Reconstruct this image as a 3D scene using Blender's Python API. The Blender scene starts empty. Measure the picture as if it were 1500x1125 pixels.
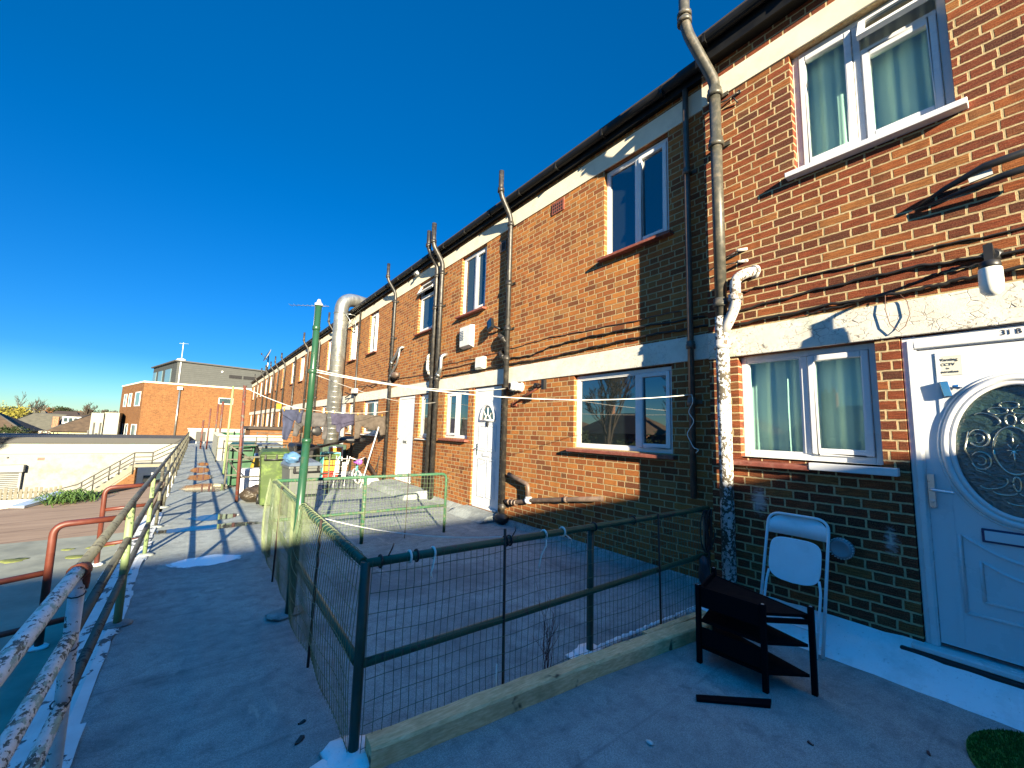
import bpy, bmesh, math, random
from mathutils import Vector, Matrix
random.seed(7)
sc = bpy.context.scene
col = sc.collection
R = math.radians

# ---------------------------------------------------------------- camera
YAW, PITCH, ROLL = R(37.58), R(6.57), R(1.67)
cam = bpy.data.objects.new("camera", bpy.data.cameras.new("camera"))
col.objects.link(cam)
cy, sy, cp, sp = math.cos(YAW), math.sin(YAW), math.cos(PITCH), math.sin(PITCH)
fw = Vector((sy*cp, cy*cp, sp)); rt = Vector((cy, -sy, 0)); up = rt.cross(fw)
c_, s_ = math.cos(ROLL), math.sin(ROLL)
rt, up = c_*rt + s_*up, -s_*rt + c_*up
m = Matrix((rt, up, -fw)).transposed().to_4x4()
m.translation = Vector((0, 0, 1.6))
cam.matrix_world = m
cam.data.sensor_fit = 'HORIZONTAL'; cam.data.sensor_width = 36.0
cam.data.lens = 594.0/1500*36
cam.data.clip_start = 0.05; cam.data.clip_end = 3000
sc.camera = cam

# ---------------------------------------------------------------- light
SUN = Vector((1.2, 3.84, -1.0)).normalized()          # the way the light travels
world = bpy.data.worlds.new("World"); sc.world = world; world.use_nodes = True
wn = world.node_tree; wn.nodes.clear()
wo = wn.nodes.new('ShaderNodeOutputWorld'); bg = wn.nodes.new('ShaderNodeBackground')
sky = wn.nodes.new('ShaderNodeTexSky'); sky.sky_type = 'NISHITA'; sky.sun_disc = False
sky.sun_elevation = math.asin(-SUN.z); sky.sun_rotation = math.atan2(-SUN.x, -SUN.y)
sky.altitude = 0; sky.air_density = 1.0; sky.dust_density = 0.0; sky.ozone_density = 4.0
hs = wn.nodes.new('ShaderNodeHueSaturation'); hs.inputs['Saturation'].default_value = 1.3
hs.inputs['Value'].default_value = 1.0; hs.inputs['Hue'].default_value = 0.5
tc = wn.nodes.new('ShaderNodeTexCoord'); sx = wn.nodes.new('ShaderNodeSeparateXYZ'); wn.links.new(tc.outputs['Generated'], sx.inputs[0])
mr = wn.nodes.new('ShaderNodeValToRGB'); e = mr.color_ramp.elements        # sky tinted by height: bluer, darker band above the horizon, lifted zenith
e[0].position = 0.0; e[0].color = (.50, .66, .74, 1); e[1].position = .55; e[1].color = (.22, .70, .80, 1)
e2 = mr.color_ramp.elements.new(.12); e2.color = (.20, .46, .68, 1)
e3 = mr.color_ramp.elements.new(.80); e3.color = (.28, .90, 1.0, 1)
e4 = mr.color_ramp.elements.new(.97); e4.color = (.55, 1.15, 1.0, 1)
ZENITH_FILL = 5.6  # unseen zenith brightened beyond the sky model, added fill light for the shade
wn.links.new(sx.outputs['Z'], mr.inputs[0])
ml = wn.nodes.new('ShaderNodeMix'); ml.data_type = 'RGBA'; ml.blend_type = 'MULTIPLY'; ml.inputs[0].default_value = 1.0
wn.links.new(hs.outputs[0], ml.inputs[6]); wn.links.new(mr.outputs[0], ml.inputs[7])
zr = wn.nodes.new('ShaderNodeMapRange'); zr.inputs[1].default_value = .80; zr.inputs[2].default_value = 1.0; zr.inputs[3].default_value = 1.0; zr.inputs[4].default_value = ZENITH_FILL
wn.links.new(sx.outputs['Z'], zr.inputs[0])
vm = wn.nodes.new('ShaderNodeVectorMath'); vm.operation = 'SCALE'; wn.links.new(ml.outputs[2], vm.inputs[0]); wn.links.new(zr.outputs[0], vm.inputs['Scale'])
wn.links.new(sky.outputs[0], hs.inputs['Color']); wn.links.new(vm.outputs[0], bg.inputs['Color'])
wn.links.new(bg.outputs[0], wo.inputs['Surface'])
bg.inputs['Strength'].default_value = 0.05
sl = bpy.data.lights.new("sun", 'SUN'); so = bpy.data.objects.new("sun", sl); col.objects.link(so)
sl.energy = 4.6; sl.angle = R(0.53); sl.color = (1.0, 0.87, 0.63)
so.rotation_euler = SUN.to_track_quat('-Z', 'Y').to_euler(); so.location = (-30, -60, 40)
sc.view_settings.view_transform = 'Standard'; sc.view_settings.look = 'None'
sc.view_settings.exposure = 2.2; sc.view_settings.gamma = 1.0
try:
    sc.cycles.max_bounces = 6; sc.cycles.glossy_bounces = 3; sc.cycles.transmission_bounces = 4
    sc.cycles.transparent_max_bounces = 8; sc.cycles.use_denoising = True
    sc.cycles.caustics_reflective = False; sc.cycles.caustics_refractive = False
except Exception: pass

# ---------------------------------------------------------------- mesh helpers
class MB:
    """collects shapes given in world coordinates; build() links them as ONE mesh object"""
    def __init__(s): s.v = []; s.f = []; s.mi = []; s.sm = []
    def add(s, vs, fs, mi=0, smooth=False):
        b = len(s.v); s.v += [tuple(p) for p in vs]
        for f in fs: s.f.append([b+i for i in f]); s.mi.append(mi); s.sm.append(smooth)
        return s
    def box(s, x0, x1, y0, y1, z0, z1, mi=0):
        if x0 > x1: x0, x1 = x1, x0
        if y0 > y1: y0, y1 = y1, y0
        if z0 > z1: z0, z1 = z1, z0
        v = [(x, y, z) for z in (z0, z1) for y in (y0, y1) for x in (x0, x1)]
        return s.add(v, [(0,2,3,1),(4,5,7,6),(0,1,5,4),(1,3,7,5),(3,2,6,7),(2,0,4,6)], mi)
    def hexa(s, b, t, mi=0):      # bottom ring, top ring (same order)
        n = len(b); f = [tuple(range(n-1, -1, -1)), tuple(range(n, 2*n))]
        for i in range(n): j = (i+1) % n; f.append((i, j, n+j, n+i))
        return s.add(list(b)+list(t), f, mi)
    def prism(s, pts, z0, z1, mi=0):
        return s.hexa([(p[0], p[1], z0) for p in pts], [(p[0], p[1], z1) for p in pts], mi)
    def obox(s, c, dx, dy, dz, ax, ay, az=None, mi=0):  # oriented box: half sizes, unit axes
        c = Vector(c); ax = Vector(ax).normalized(); ay = Vector(ay).normalized()
        az = Vector(az).normalized() if az is not None else ax.cross(ay)
        v = [c + ax*dx*i + ay*dy*j + az*dz*k for k in (-1, 1) for j in (-1, 1) for i in (-1, 1)]
        return s.add(v, [(0,2,3,1),(4,5,7,6),(0,1,5,4),(1,3,7,5),(3,2,6,7),(2,0,4,6)], mi)
    def tube(s, path, r, n=10, mi=0, caps=True, smooth=True, closed=False):
        P = [Vector(p) for p in path]; N = len(P)
        rr = r if isinstance(r, (list, tuple)) else [r]*N
        ref = None; rings = []
        for i, p in enumerate(P):
            if closed: d = P[(i+1) % N] - P[i-1]
            else: d = P[min(i+1, N-1)] - P[max(i-1, 0)]
            if d.length < 1e-9: d = Vector((0, 0, 1))
            d.normalize()
            if ref is None:
                ref = Vector((0, 0, 1)) if abs(d.z) < .9 else Vector((1, 0, 0))
            a = ref - d*ref.dot(d)
            if a.length < 1e-6: a = d.orthogonal()
            a.normalize(); b = d.cross(a); ref = a
            rings.append([p + (a*math.cos(2*math.pi*k/n) + b*math.sin(2*math.pi*k/n))*rr[i] for k in range(n)])
        vs = [q for ring in rings for q in ring]; fs = []
        for i in range(N if closed else N-1):
            j = (i+1) % N
            for k in range(n):
                l = (k+1) % n
                fs.append((i*n+k, i*n+l, j*n+l, j*n+k))
        s.add(vs, fs, mi, smooth)
        if caps and not closed:
            b = len(s.v) - len(vs)
            s.f.append([b+k for k in range(n-1, -1, -1)]); s.mi.append(mi); s.sm.append(False)
            s.f.append([b+(N-1)*n+k for k in range(n)]); s.mi.append(mi); s.sm.append(False)
        return s
    def lathe(s, c, axis, prof, n=20, mi=0, smooth=True):   # prof: (distance along the axis, radius)
        c = Vector(c); ax = Vector(axis).normalized(); a = ax.orthogonal().normalized(); b = ax.cross(a)
        vs = []; fs = []
        for h, r in prof:
            for k in range(n):
                t = 2*math.pi*k/n; vs.append(c + ax*h + (a*math.cos(t)+b*math.sin(t))*max(r, 1e-4))
        for i in range(len(prof)-1):
            for k in range(n):
                l = (k+1) % n; fs.append((i*n+k, i*n+l, (i+1)*n+l, (i+1)*n+k))
        s.add(vs, fs, mi, smooth)
        b0 = len(s.v)-len(vs)
        s.f.append([b0+k for k in range(n-1, -1, -1)]); s.mi.append(mi); s.sm.append(False)
        s.f.append([b0+(len(prof)-1)*n+k for k in range(n)]); s.mi.append(mi); s.sm.append(False)
        return s
    def blob(s, c, rx, ry, rz, mi=0, seg=20, rings=12, jit=0.0, seed=1):
        rnd = random.Random(seed); ph = [rnd.uniform(0, 6.28) for _ in range(9)]
        vs = []; fs = []
        for i in range(rings+1):
            th = math.pi*i/rings
            for k in range(seg):
                a = 2*math.pi*k/seg
                x, y, z = math.sin(th)*math.cos(a), math.sin(th)*math.sin(a), math.cos(th)
                d = 1 + jit*(math.sin(3*x+ph[0]+2*y)*.5 + math.sin(5*y+ph[1]-3*z)*.4 + math.sin(7*z+ph[2]+6*x)*.3 + math.sin(11*x+9*y+ph[3])*.2 + math.sin(17*y-13*x+8*z+ph[4])*.12)
                vs.append((c[0]+rx*x*d, c[1]+ry*y*d, c[2]+rz*z*d))
        for i in range(rings):
            for k in range(seg):
                l = (k+1) % seg; fs.append((i*seg+k, (i+1)*seg+k, (i+1)*seg+l, i*seg+l))
        return s.add(vs, fs, mi, True)
    def build(s, name, mat, parent=None, bevel=0, label=None):
        me = bpy.data.meshes.new(name)
        o0 = Vector((0, 0, 0))
        if parent is not None:
            q = parent
            while q is not None: o0 += q.location; q = q.parent
            loc = Vector((0, 0, 0)); base = o0
        else:
            if s.v:
                xs = [p[0] for p in s.v]; ys = [p[1] for p in s.v]; zs = [p[2] for p in s.v]
                base = Vector(((min(xs)+max(xs))/2, (min(ys)+max(ys))/2, min(zs)))
            else: base = Vector((0, 0, 0))
            loc = base
        me.from_pydata([Vector(p)-base for p in s.v], [], s.f)
        for mt in (mat if isinstance(mat, (list, tuple)) else [mat]): me.materials.append(mt)
        for p, a, b in zip(me.polygons, s.mi, s.sm): p.material_index = a; p.use_smooth = b
        me.validate(); me.update()
        bm = bmesh.new(); bm.from_mesh(me)
        bmesh.ops.remove_doubles(bm, verts=bm.verts, dist=1e-6) if len(s.v) < 3000 and bevel else None
        bmesh.ops.recalc_face_normals(bm, faces=bm.faces)
        bm.to_mesh(me); bm.free()
        o = bpy.data.objects.new(name, me); o.location = loc; col.objects.link(o)
        if parent is not None: o.parent = parent
        if bevel:
            md = o.modifiers.new("bevel", 'BEVEL'); md.width = bevel; md.segments = 2; md.limit_method = 'ANGLE'; md.angle_limit = R(40)
        if label: o['label'] = label
        return o

def tag(o, label=None, cat=None, group=None, kind=None):
    if label: o['label'] = label
    if cat: o['category'] = cat
    if group: o['group'] = group
    if kind: o['kind'] = kind
    return o
def thing(name, loc, label, cat, group=None):
    o = bpy.data.objects.new(name, None); o.empty_display_size = .2
    o.location = loc; col.objects.link(o)
    return tag(o, label, cat, group)
def one(name, mb, mat, label, cat, group=None, bevel=0, kind=None):
    return tag(mb.build(name, mat, None, bevel), label, cat, group, kind)
def rounded(pts, r, n=5):
    """polyline with its inner corners rounded"""
    P = [Vector(p) for p in pts]; out = [P[0]]
    for i in range(1, len(P)-1):
        a, b, c = P[i-1], P[i], P[i+1]; d1 = (a-b); d2 = (c-b)
        q = min(r, d1.length*.49, d2.length*.49); p0 = b + d1.normalized()*q; p1 = b + d2.normalized()*q
        for k in range(n+1):
            t = k/n; out.append(p0*(1-t)**2 + b*2*t*(1-t) + p1*t*t)
    out.append(P[-1]); return out

# ---------------------------------------------------------------- materials
class NT:
    def __init__(s, name):
        s.mat = bpy.data.materials.new(name); s.mat.use_nodes = True; s.t = s.mat.node_tree; s.t.nodes.clear()
        s.out = s.n('ShaderNodeOutputMaterial'); s.b = s.n('ShaderNodeBsdfPrincipled')
        s.t.links.new(s.b.outputs[0], s.out.inputs['Surface'])
    def n(s, ty, **kw):
        x = s.t.nodes.new(ty)
        for k, v in kw.items(): setattr(x, k, v)
        return x
    def put(s, sock, v):
        if isinstance(v, bpy.types.NodeSocket): s.t.links.new(v, sock)
        elif v is not None:
            if sock.type == 'RGBA' and not hasattr(v, '__len__'): v = (v, v, v, 1)
            if sock.type == 'RGBA' and len(v) == 3: v = (*v, 1)
            sock.default_value = v
    def m(s, op, a, b=None, c=None, clamp=False):
        x = s.n('ShaderNodeMath', operation=op, use_clamp=clamp)
        s.put(x.inputs[0], a)
        if b is not None: s.put(x.inputs[1], b)
        if c is not None: s.put(x.inputs[2], c)
        return x.outputs[0]
    def mix(s, f, a, b, mode='MIX'):
        x = s.n('ShaderNodeMix', data_type='RGBA', blend_type=mode, clamp_factor=True)
        s.put(x.inputs[0], f); s.put(x.inputs[6], a); s.put(x.inputs[7], b); return x.outputs[2]
    def rng(s, v, a, b, c=0., d=1., smooth=False):
        x = s.n('ShaderNodeMapRange', clamp=True)
        if smooth: x.interpolation_type = 'SMOOTHSTEP'
        for i, q in enumerate((v, a, b, c, d)): s.put(x.inputs[i], q)
        return x.outputs[0]
    def pos(s):
        return s.n('ShaderNodeNewGeometry').outputs['Position']
    def obj(s):
        return s.n('ShaderNodeTexCoord').outputs['Object']
    def sep(s, v):
        x = s.n('ShaderNodeSeparateXYZ'); s.put(x.inputs[0], v); return x.outputs
    def vec(s, a, b, c):
        x = s.n('ShaderNodeCombineXYZ')
        for i, q in enumerate((a, b, c)): s.put(x.inputs[i], q)
        return x.outputs[0]
    def noise(s, scale, detail=4, rough=.6, vec=None, dist=0.):
        x = s.n('ShaderNodeTexNoise'); s.put(x.inputs['Vector'], vec if vec is not None else s.pos())
        s.put(x.inputs['Scale'], scale); s.put(x.inputs['Detail'], detail); s.put(x.inputs['Roughness'], rough); s.put(x.inputs['Distortion'], dist)
        return x.outputs['Fac']
    def scl(s, v, xyz):
        x = s.n('ShaderNodeVectorMath', operation='MULTIPLY'); s.put(x.inputs[0], v); s.put(x.inputs[1], xyz); return x.outputs[0]
    def vor(s, scale, vec=None, feature='F1'):
        x = s.n('ShaderNodeTexVoronoi', feature=feature); s.put(x.inputs['Vector'], vec if vec is not None else s.pos()); s.put(x.inputs['Scale'], scale)
        return x.outputs['Distance']
    def ramp(s, f, stops, const=False):
        x = s.n('ShaderNodeValToRGB'); s.put(x.inputs[0], f); e = x.color_ramp.elements
        if const: x.color_ramp.interpolation = 'CONSTANT'
        while len(e) < len(stops): e.new(.5)
        for q, (p, c) in zip(e, stops): q.position = p; q.color = (*c, 1)
        return x.outputs[0]
    def bump(s, h, strength=.5, dist=.01):
        x = s.n('ShaderNodeBump'); s.put(x.inputs['Strength'], strength); s.put(x.inputs['Distance'], dist); s.put(x.inputs['Height'], h)
        s.put(s.b.inputs['Normal'], x.outputs[0]); return s
    def set(s, color=None, rough=None, metal=None, spec=None, ior=None, alpha=None):
        for k, v in (('Base Color', color), ('Roughness', rough), ('Metallic', metal), ('Specular IOR Level', spec), ('IOR', ior), ('Alpha', alpha)):
            if v is not None: s.put(s.b.inputs[k], v)
        return s.mat

def paint(name, c, rough=.5, var=.15, scale=6, metal=0., dirt=None, dirt_amt=.5, dscale=3, bump=.0, spec=.5):
    n = NT(name)
    f = n.noise(scale, 5)
    a = tuple(x*(1-var) for x in c); b = tuple(min(1, x*(1+var)) for x in c)
    cc = n.mix(n.rng(f, .3, .7), a, b)
    if dirt is not None:
        g = n.noise(dscale, 8, .7)
        cc = n.mix(n.m('MULTIPLY', n.rng(g, .5, .68), dirt_amt), cc, dirt)
    if bump: n.bump(n.noise(scale*8, 5), bump, .004)
    return n.set(cc, n.rng(f, .3, .7, max(0, rough-.08), min(1, rough+.08)), metal, spec)

def flaky(name, top, under, amount=.5, scale=30, rough=.6, stretch=(1, 1, 1), third=None):
    """old paint flaking off: sharp-edged patches of what lies below"""
    n = NT(name); p = n.scl(n.pos(), stretch)
    f = n.noise(scale, 8, .65, p); g = n.noise(scale*.12, 3, .5, p)
    k = n.m('ADD', f, n.m('MULTIPLY', n.m('SUBTRACT', g, .5), .5))
    msk = n.rng(k, amount-.012, amount+.012)
    t = n.mix(n.rng(n.noise(scale*.5, 4), .3, .7), tuple(x*.8 for x in top), top)
    u = n.mix(n.rng(n.noise(scale*.8, 4), .35, .65), tuple(x*.55 for x in under), under)
    c = n.mix(msk, t, u)
    if third is not None:
        h = n.noise(scale*.3, 5, .6, n.scl(p, (1.3, .9, 1.1)))
        c = n.mix(n.rng(h, .56, .62), c, third)
    n.bump(n.m('SUBTRACT', 1., msk), .6, .003)
    return n.set(c, rough, 0.)

def brick(name, reds, mort, stripes=.5, seed=0., smear=False, course=.0767, period=.345, dull=.0, hdr=.6):
    n = NT(name)
    geo = n.n('ShaderNodeNewGeometry'); P = n.sep(geo.outputs['Position']); N = n.sep(geo.outputs['True Normal'])
    side = n.m('GREATER_THAN', n.m('ABSOLUTE', N[0]), .6)
    u0 = n.m('ADD', n.m('MULTIPLY', P[1], side), n.m('MULTIPLY', P[0], n.m('SUBTRACT', 1., side)))
    wob = n.noise(18, 3, .5); wob2 = n.noise(22, 3, .5, n.scl(n.pos(), (1.2, 1.1, .9)))
    u = n.m('ADD', u0, n.m('MULTIPLY', n.m('SUBTRACT', wob, .5), .012))
    z = n.m('ADD', n.m('ADD', P[2], 50*course), n.m('MULTIPLY', n.m('SUBTRACT', wob2, .5), .010))
    row = n.m('DIVIDE', z, course); ri = n.m('FLOOR', row); fr = n.m('SUBTRACT', row, ri)
    par = n.m('FLOORED_MODULO', ri, 2.)
    wr = n.n('ShaderNodeTexWhiteNoise', noise_dimensions='1D'); n.put(wr.inputs['W'], n.m('ADD', ri, seed))
    off = n.m('ADD', n.m('MULTIPLY', par, period*.5), n.m('MULTIPLY', wr.outputs[0], .05))
    a = n.m('DIVIDE', n.m('ADD', u, off), period); ci = n.m('FLOOR', a); t = n.m('SUBTRACT', a, ci)
    st = n.m('LESS_THAN', t, .655)
    d = n.m('MULTIPLY', n.m('MINIMUM', n.m('MINIMUM', t, n.m('SUBTRACT', 1., t)), n.m('ABSOLUTE', n.m('SUBTRACT', t, .655))), period)
    dv = n.m('MULTIPLY', n.m('MINIMUM', fr, n.m('SUBTRACT', 1., fr)), course)
    dd = n.m('MINIMUM', d, dv)
    mask = n.rng(dd, .0050, .0086, 0, 1, True)
    wn_ = n.n('ShaderNodeTexWhiteNoise', noise_dimensions='3D')
    n.put(wn_.inputs['Vector'], n.vec(n.m('ADD', n.m('MULTIPLY', ci, 2.), st), ri, seed))
    r1 = wn_.outputs['Value']; rc = n.sep(wn_.outputs['Color'])
    base = n.ramp(r1, reds)
    hd = n.ramp(rc[1], [(0, tuple(x*.6 for x in reds[0][1])), (.5, reds[1][1]), (1, (.18, .085, .035))])
    base = n.mix(n.m('MULTIPLY', n.m('SUBTRACT', 1., st), hdr), base, hd)
    # rough drag-faced surface
    pv = n.vec(n.m('MULTIPLY', u0, 9.), n.m('ADD', n.m('MULTIPLY', P[2], 115.), n.m('MULTIPLY', rc[0], 30.)), 0.)
    strk = n.noise(1., 4, .65, pv)
    fine = n.noise(140, 4, .7)
    lowf = n.noise(1.1, 4, .6)
    base = n.mix(n.m('MULTIPLY', n.rng(strk, .40, .58), stripes), base, n.mix(1., base, (.50, .44, .44), 'MULTIPLY'))
    base = n.mix(n.rng(fine, .45, .75, 0., .45), base, n.mix(1., base, (.5, .5, .5), 'MULTIPLY'))
    base = n.mix(n.rng(fine, .52, .30, 0., .25), base, (.55, .38, .18))
    base = n.mix(n.rng(lowf, .45, .75, 0., .35), base, n.mix(1., base, (.62, .56, .55), 'MULTIPLY'))
    run = n.noise(1., 5, .65, n.vec(n.m('MULTIPLY', u0, 5.), n.m('MULTIPLY', P[2], .7), seed))
    base = n.mix(n.rng(run, .54, .72, 0., .4), base, n.mix(1., base, (.45, .40, .38), 'MULTIPLY'))
    mo = n.mix(n.rng(n.noise(45, 5, .7), .35, .7), mort, tuple(x*.62 for x in mort))
    mo = n.mix(n.rng(n.noise(2.3, 4, .6), .5, .72, 0., .5), mo, tuple(x*.6 for x in mort))
    mo = n.mix(n.rng(run, .54, .72, 0., .45), mo, tuple(x*.5 for x in mort))
    c = n.mix(mask, mo, base)
    if dull: c = n.mix(dull, c, (.2, .15, .1))
    if smear:
        # old splashes of white paint on the brickwork below the near window
        q = n.vec(n.m('DIVIDE', n.m('SUBTRACT', P[1], 1.64), .10), n.m('DIVIDE', n.m('SUBTRACT', P[2], 1.02), .17), 0.)
        ln = n.n('ShaderNodeVectorMath', operation='LENGTH'); n.put(ln.inputs[0], q)
        q2 = n.vec(n.m('DIVIDE', n.m('SUBTRACT', P[1], .74), .07), n.m('DIVIDE', n.m('SUBTRACT', P[2], .86), .16), 0.)
        l2 = n.n('ShaderNodeVectorMath', operation='LENGTH'); n.put(l2.inputs[0], q2)
        l = n.m('MINIMUM', ln.outputs['Value'], n.m('ADD', l2.outputs['Value'], .12))
        w = n.rng(n.m('ADD', l, n.m('MULTIPLY', n.noise(1., 6, .75, n.scl(n.pos(), (1, 20, 55))), 1.9)), 1.25, 1.7, .55, 0.)
        c = n.mix(w, c, (.62, .60, .58))
    h = n.m('ADD', n.m('MULTIPLY', mask, .8), n.m('ADD', n.m('MULTIPLY', strk, .30*stripes*2*1), n.m('MULTIPLY', fine, .22)))
    h = n.m('ADD', h, n.m('MULTIPLY', rc[2], .22))
    n.bump(h, .85, .007)
    return n.set(c, .9, 0., .25)

REDS_NEAR = [(0., (.10, .028, .018)), (.22, (.20, .042, .019)), (.65, (.26, .055, .020)), (.86, (.34, .10, .028)), (1., (.36, .145, .04))]
REDS_FAR = [(0., (.15, .045, .018)), (.15, (.28, .078, .022)), (.5, (.37, .115, .027)), (.8, (.45, .165, .035)), (1., (.36, .16, .05))]
M = {}
M['brick_near'] = brick('rustic_red_brick', REDS_NEAR, (.55, .42, .225), 1.0, 3., True)
M['brick_far'] = brick('rustic_orange_brick', REDS_FAR, (.47, .345, .18), .5, 8., hdr=.5)
M['brick_block'] = brick('plain_orange_brick', [(0., (.115, .045, .018)), (.4, (.155, .062, .022)), (.7, (.18, .074, .026)), (1., (.205, .09, .032))], (.22, .12, .05), .2, 5.)
M['brick_wing'] = brick('wing_brick', REDS_NEAR, (.5, .42, .3), .4, 15.)

def mk_white_lintel(name, green, crack=.5):
    n = NT(name); p = n.pos()
    c = n.mix(n.rng(n.noise(5, 6, .7), .35, .7), (.70, .68, .60), (.58, .54, .45))
    c = n.mix(n.rng(n.noise(2.2, 6, .6, n.scl(p, (1, 1, 1.5))), .56, .66, 0, green), c, (.36, .43, .32))
    d = n.vor(17, n.scl(p, (1, .8, 1.1)), 'DISTANCE_TO_EDGE')
    nn = n.noise(40, 8, .7)
    ck = n.m('MULTIPLY', n.rng(d, .0, .035, 1., 0.), n.rng(n.noise(6, 5, .6), .47, .56))
    sp = n.rng(n.noise(48, 6, .72), .565, .60)
    k = n.m('MAXIMUM', ck, n.m('MULTIPLY', sp, n.rng(n.noise(4, 4), .42, .6)))
    c = n.mix(n.m('MULTIPLY', k, crack), c, (.16, .13, .10))
    n.bump(n.m('ADD', n.m('MULTIPLY', nn, .5), n.m('SUBTRACT', 1., k)), .5, .006)
    return n.set(c, .8, 0., .3)
M['lintel'] = mk_white_lintel('painted_concrete', .15, .35)
M['lintel_near'] = mk_white_lintel('flaking_painted_concrete', .75, .85)
M['frieze'] = paint('cream_painted_band', (.70, .64, .49), .8, .07, 5, dirt=(.5, .44, .32), dirt_amt=.35, dscale=4, bump=.15)
M['upvc'] = paint('white_upvc', (.69, .69, .68), .28, .02, 4, dirt=(.7, .69, .65), dirt_amt=.25, dscale=5)
M['upvc_door'] = paint('white_door_skin', (.66, .68, .69), .32, .02, 3, dirt=(.62, .62, .60), dirt_amt=.25, dscale=4)
M['white_paint'] = paint('white_gloss_paint', (.62, .62, .59), .4, .05, 8, dirt=(.45, .42, .36), dirt_amt=.4, dscale=9)
def stained_white(name):
    n = NT(name); a = n.noise(2.2, 8, .72); b = n.noise(11, 8, .75); d = n.noise(60, 5, .7)
    c = n.mix(n.rng(a, .50, .78), (.88, .90, .90), (.60, .62, .60)); c = n.mix(n.rng(b, .61, .67, 0, .6), c, (.34, .35, .34)); c = n.mix(n.rng(d, .62, .70, 0, .5), c, (.22, .22, .20))
    n.bump(n.m('ADD', b, n.m('MULTIPLY', d, .4)), .5, .008); return n.set(c, .55, 0., .35)
M['plinth_'] = flaky('white_painted_upstand', (.82, .84, .84), (.30, .32, .32), .62, 10, .55)
M['plinth'] = stained_white('scuffed_white_paint')
M['black_pipe'] = paint('black_painted_iron', (.018, .017, .016), .45, .3, 12, dirt=(.09, .075, .055), dirt_amt=.7, dscale=10, bump=.2)
M['grey_pipe'] = paint('grey_painted_iron', (.06, .058, .046), .42, .25, 14, dirt=(.16, .12, .08), dirt_amt=.6, dscale=14, bump=.2)
M['brown_pipe'] = paint('weathered_brown_pipe', (.11, .075, .055), .45, .3, 10, dirt=(.20, .14, .11), dirt_amt=.6, dscale=12)
M['flaky_pipe'] = flaky('white_paint_flaking_off_iron', (.66, .66, .63), (.11, .09, .06), .5, 34, .6, (1, 1, .8))
M['flaky_elbow'] = flaky('dirty_white_elbow', (.50, .48, .45), (.16, .12, .08), .56, 26, .6)
M['fascia'] = paint('black_gutter', (.007, .007, .007), .5, .3, 5, spec=.3)
M['tiles'] = paint('roof_tiles', (.035, .026, .022), .85, .3, 9, bump=.4)
M['red_tile'] = paint('red_tile_sill', (.20, .055, .035), .6, .25, 14, dirt=(.35, .2, .15), dirt_amt=.4, dscale=20, bump=.2)
M['cable'] = paint('black_cable', (.015, .012, .010), .55, .2)
M['brown_cable'] = paint('brown_cable', (.12, .06, .04), .6, .2)
M['white_rope'] = paint('white_line', (.75, .73, .66), .7, .1)
M['steel'] = paint('galvanised_steel', (.40, .41, .39), .36, .10, 5, metal=.85)
M['chrome'] = paint('chrome', (.8, .82, .85), .12, .03, 4, metal=1.)
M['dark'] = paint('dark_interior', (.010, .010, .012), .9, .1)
M['rubber'] = paint('black_plastic', (.012, .012, .013), .45, .2)

def glass(name, base, ior, rough=.02, var=0.):
    n = NT(name)
    w = n.noise(1.6, 2, .5)
    n.bump(w, .03, .02)
    c = base if not var else n.mix(n.rng(n.noise(2.2, 4, .6), .35, .65), base, tuple(x*(1+var) for x in base))
    return n.set(c, rough, 0., None, ior)
M['glass_dark'] = glass('window_glass', (.010, .016, .018), 3.0)
M['glass_far'] = glass('distant_window_glass', (.03, .05, .055), 2.0, .05)
def clear_glass(name, fac, tint):
    n = NT(name)
    tr = n.n('ShaderNodeBsdfTransparent'); n.put(tr.inputs[0], tint)
    gl = n.n('ShaderNodeBsdfGlossy'); n.put(gl.inputs['Roughness'], .015); n.put(gl.inputs['Color'], (1, 1, 1))
    fr = n.n('ShaderNodeFresnel'); n.put(fr.inputs['IOR'], fac); bf = n.n('ShaderNodeNewGeometry').outputs['Backfacing']; ff = n.m('MULTIPLY', fr.outputs[0], n.m('SUBTRACT', 1., bf))
    mx = n.n('ShaderNodeMixShader'); n.put(mx.inputs[0], ff); n.put(mx.inputs[1], tr.outputs[0]); n.put(mx.inputs[2], gl.outputs[0])
    n.t.links.new(mx.outputs[0], n.out.inputs['Surface']); return n.mat
M['glass_clear'] = clear_glass('clear_window_glass', 1.9, (.80, .92, .90))
def curtain_mat():
    n = NT('curtain_cloth')
    c = n.mix(n.rng(n.noise(3, 4), .3, .7), (.76, .80, .74), (.84, .84, .74))
    return n.set(c, .9, 0., .1)
M['curtain'] = curtain_mat()
M['rust'] = paint('rust', (.16, .04, .02), .8, .4, 20)
M['rust_dark'] = paint('dark_rusty_rod', (.035, .022, .016), .7, .3, 20)
M['milk_glass'] = paint('opal_glass', (.80, .77, .66), .3, .03)
M['vent_grey'] = paint('grey_plastic', (.40, .41, .41), .5, .08)
M['cap_grey'] = paint('grey_cap', (.26, .28, .29), .5, .08)
M['green_dark'] = paint('dark_green_paint', (.02, .05, .03), .5, .2)
def duct():
    n = NT('galvanised_duct')
    f = n.noise(7, 5, .6, n.scl(n.pos(), (1, 1, .4)))
    return n.set(n.mix(n.rng(f, .3, .7), (.30, .31, .29), (.46, .46, .43)), n.rng(f, .3, .7, .30, .46), .8)
M['duct'] = duct()
M['green_rail'] = flaky('dark_green_paint_worn', (.015, .085, .045), (.05, .055, .04), .62, 24, .45)
M['green_post'] = paint('dark_green_post', (.012, .05, .035), .45, .3, 14, dirt=(.05, .06, .04), dirt_amt=.5, dscale=12)
M['green_pale'] = flaky('weathered_green_paint', (.03, .115, .055), (.12, .15, .085), .56, 22, .6)
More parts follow.
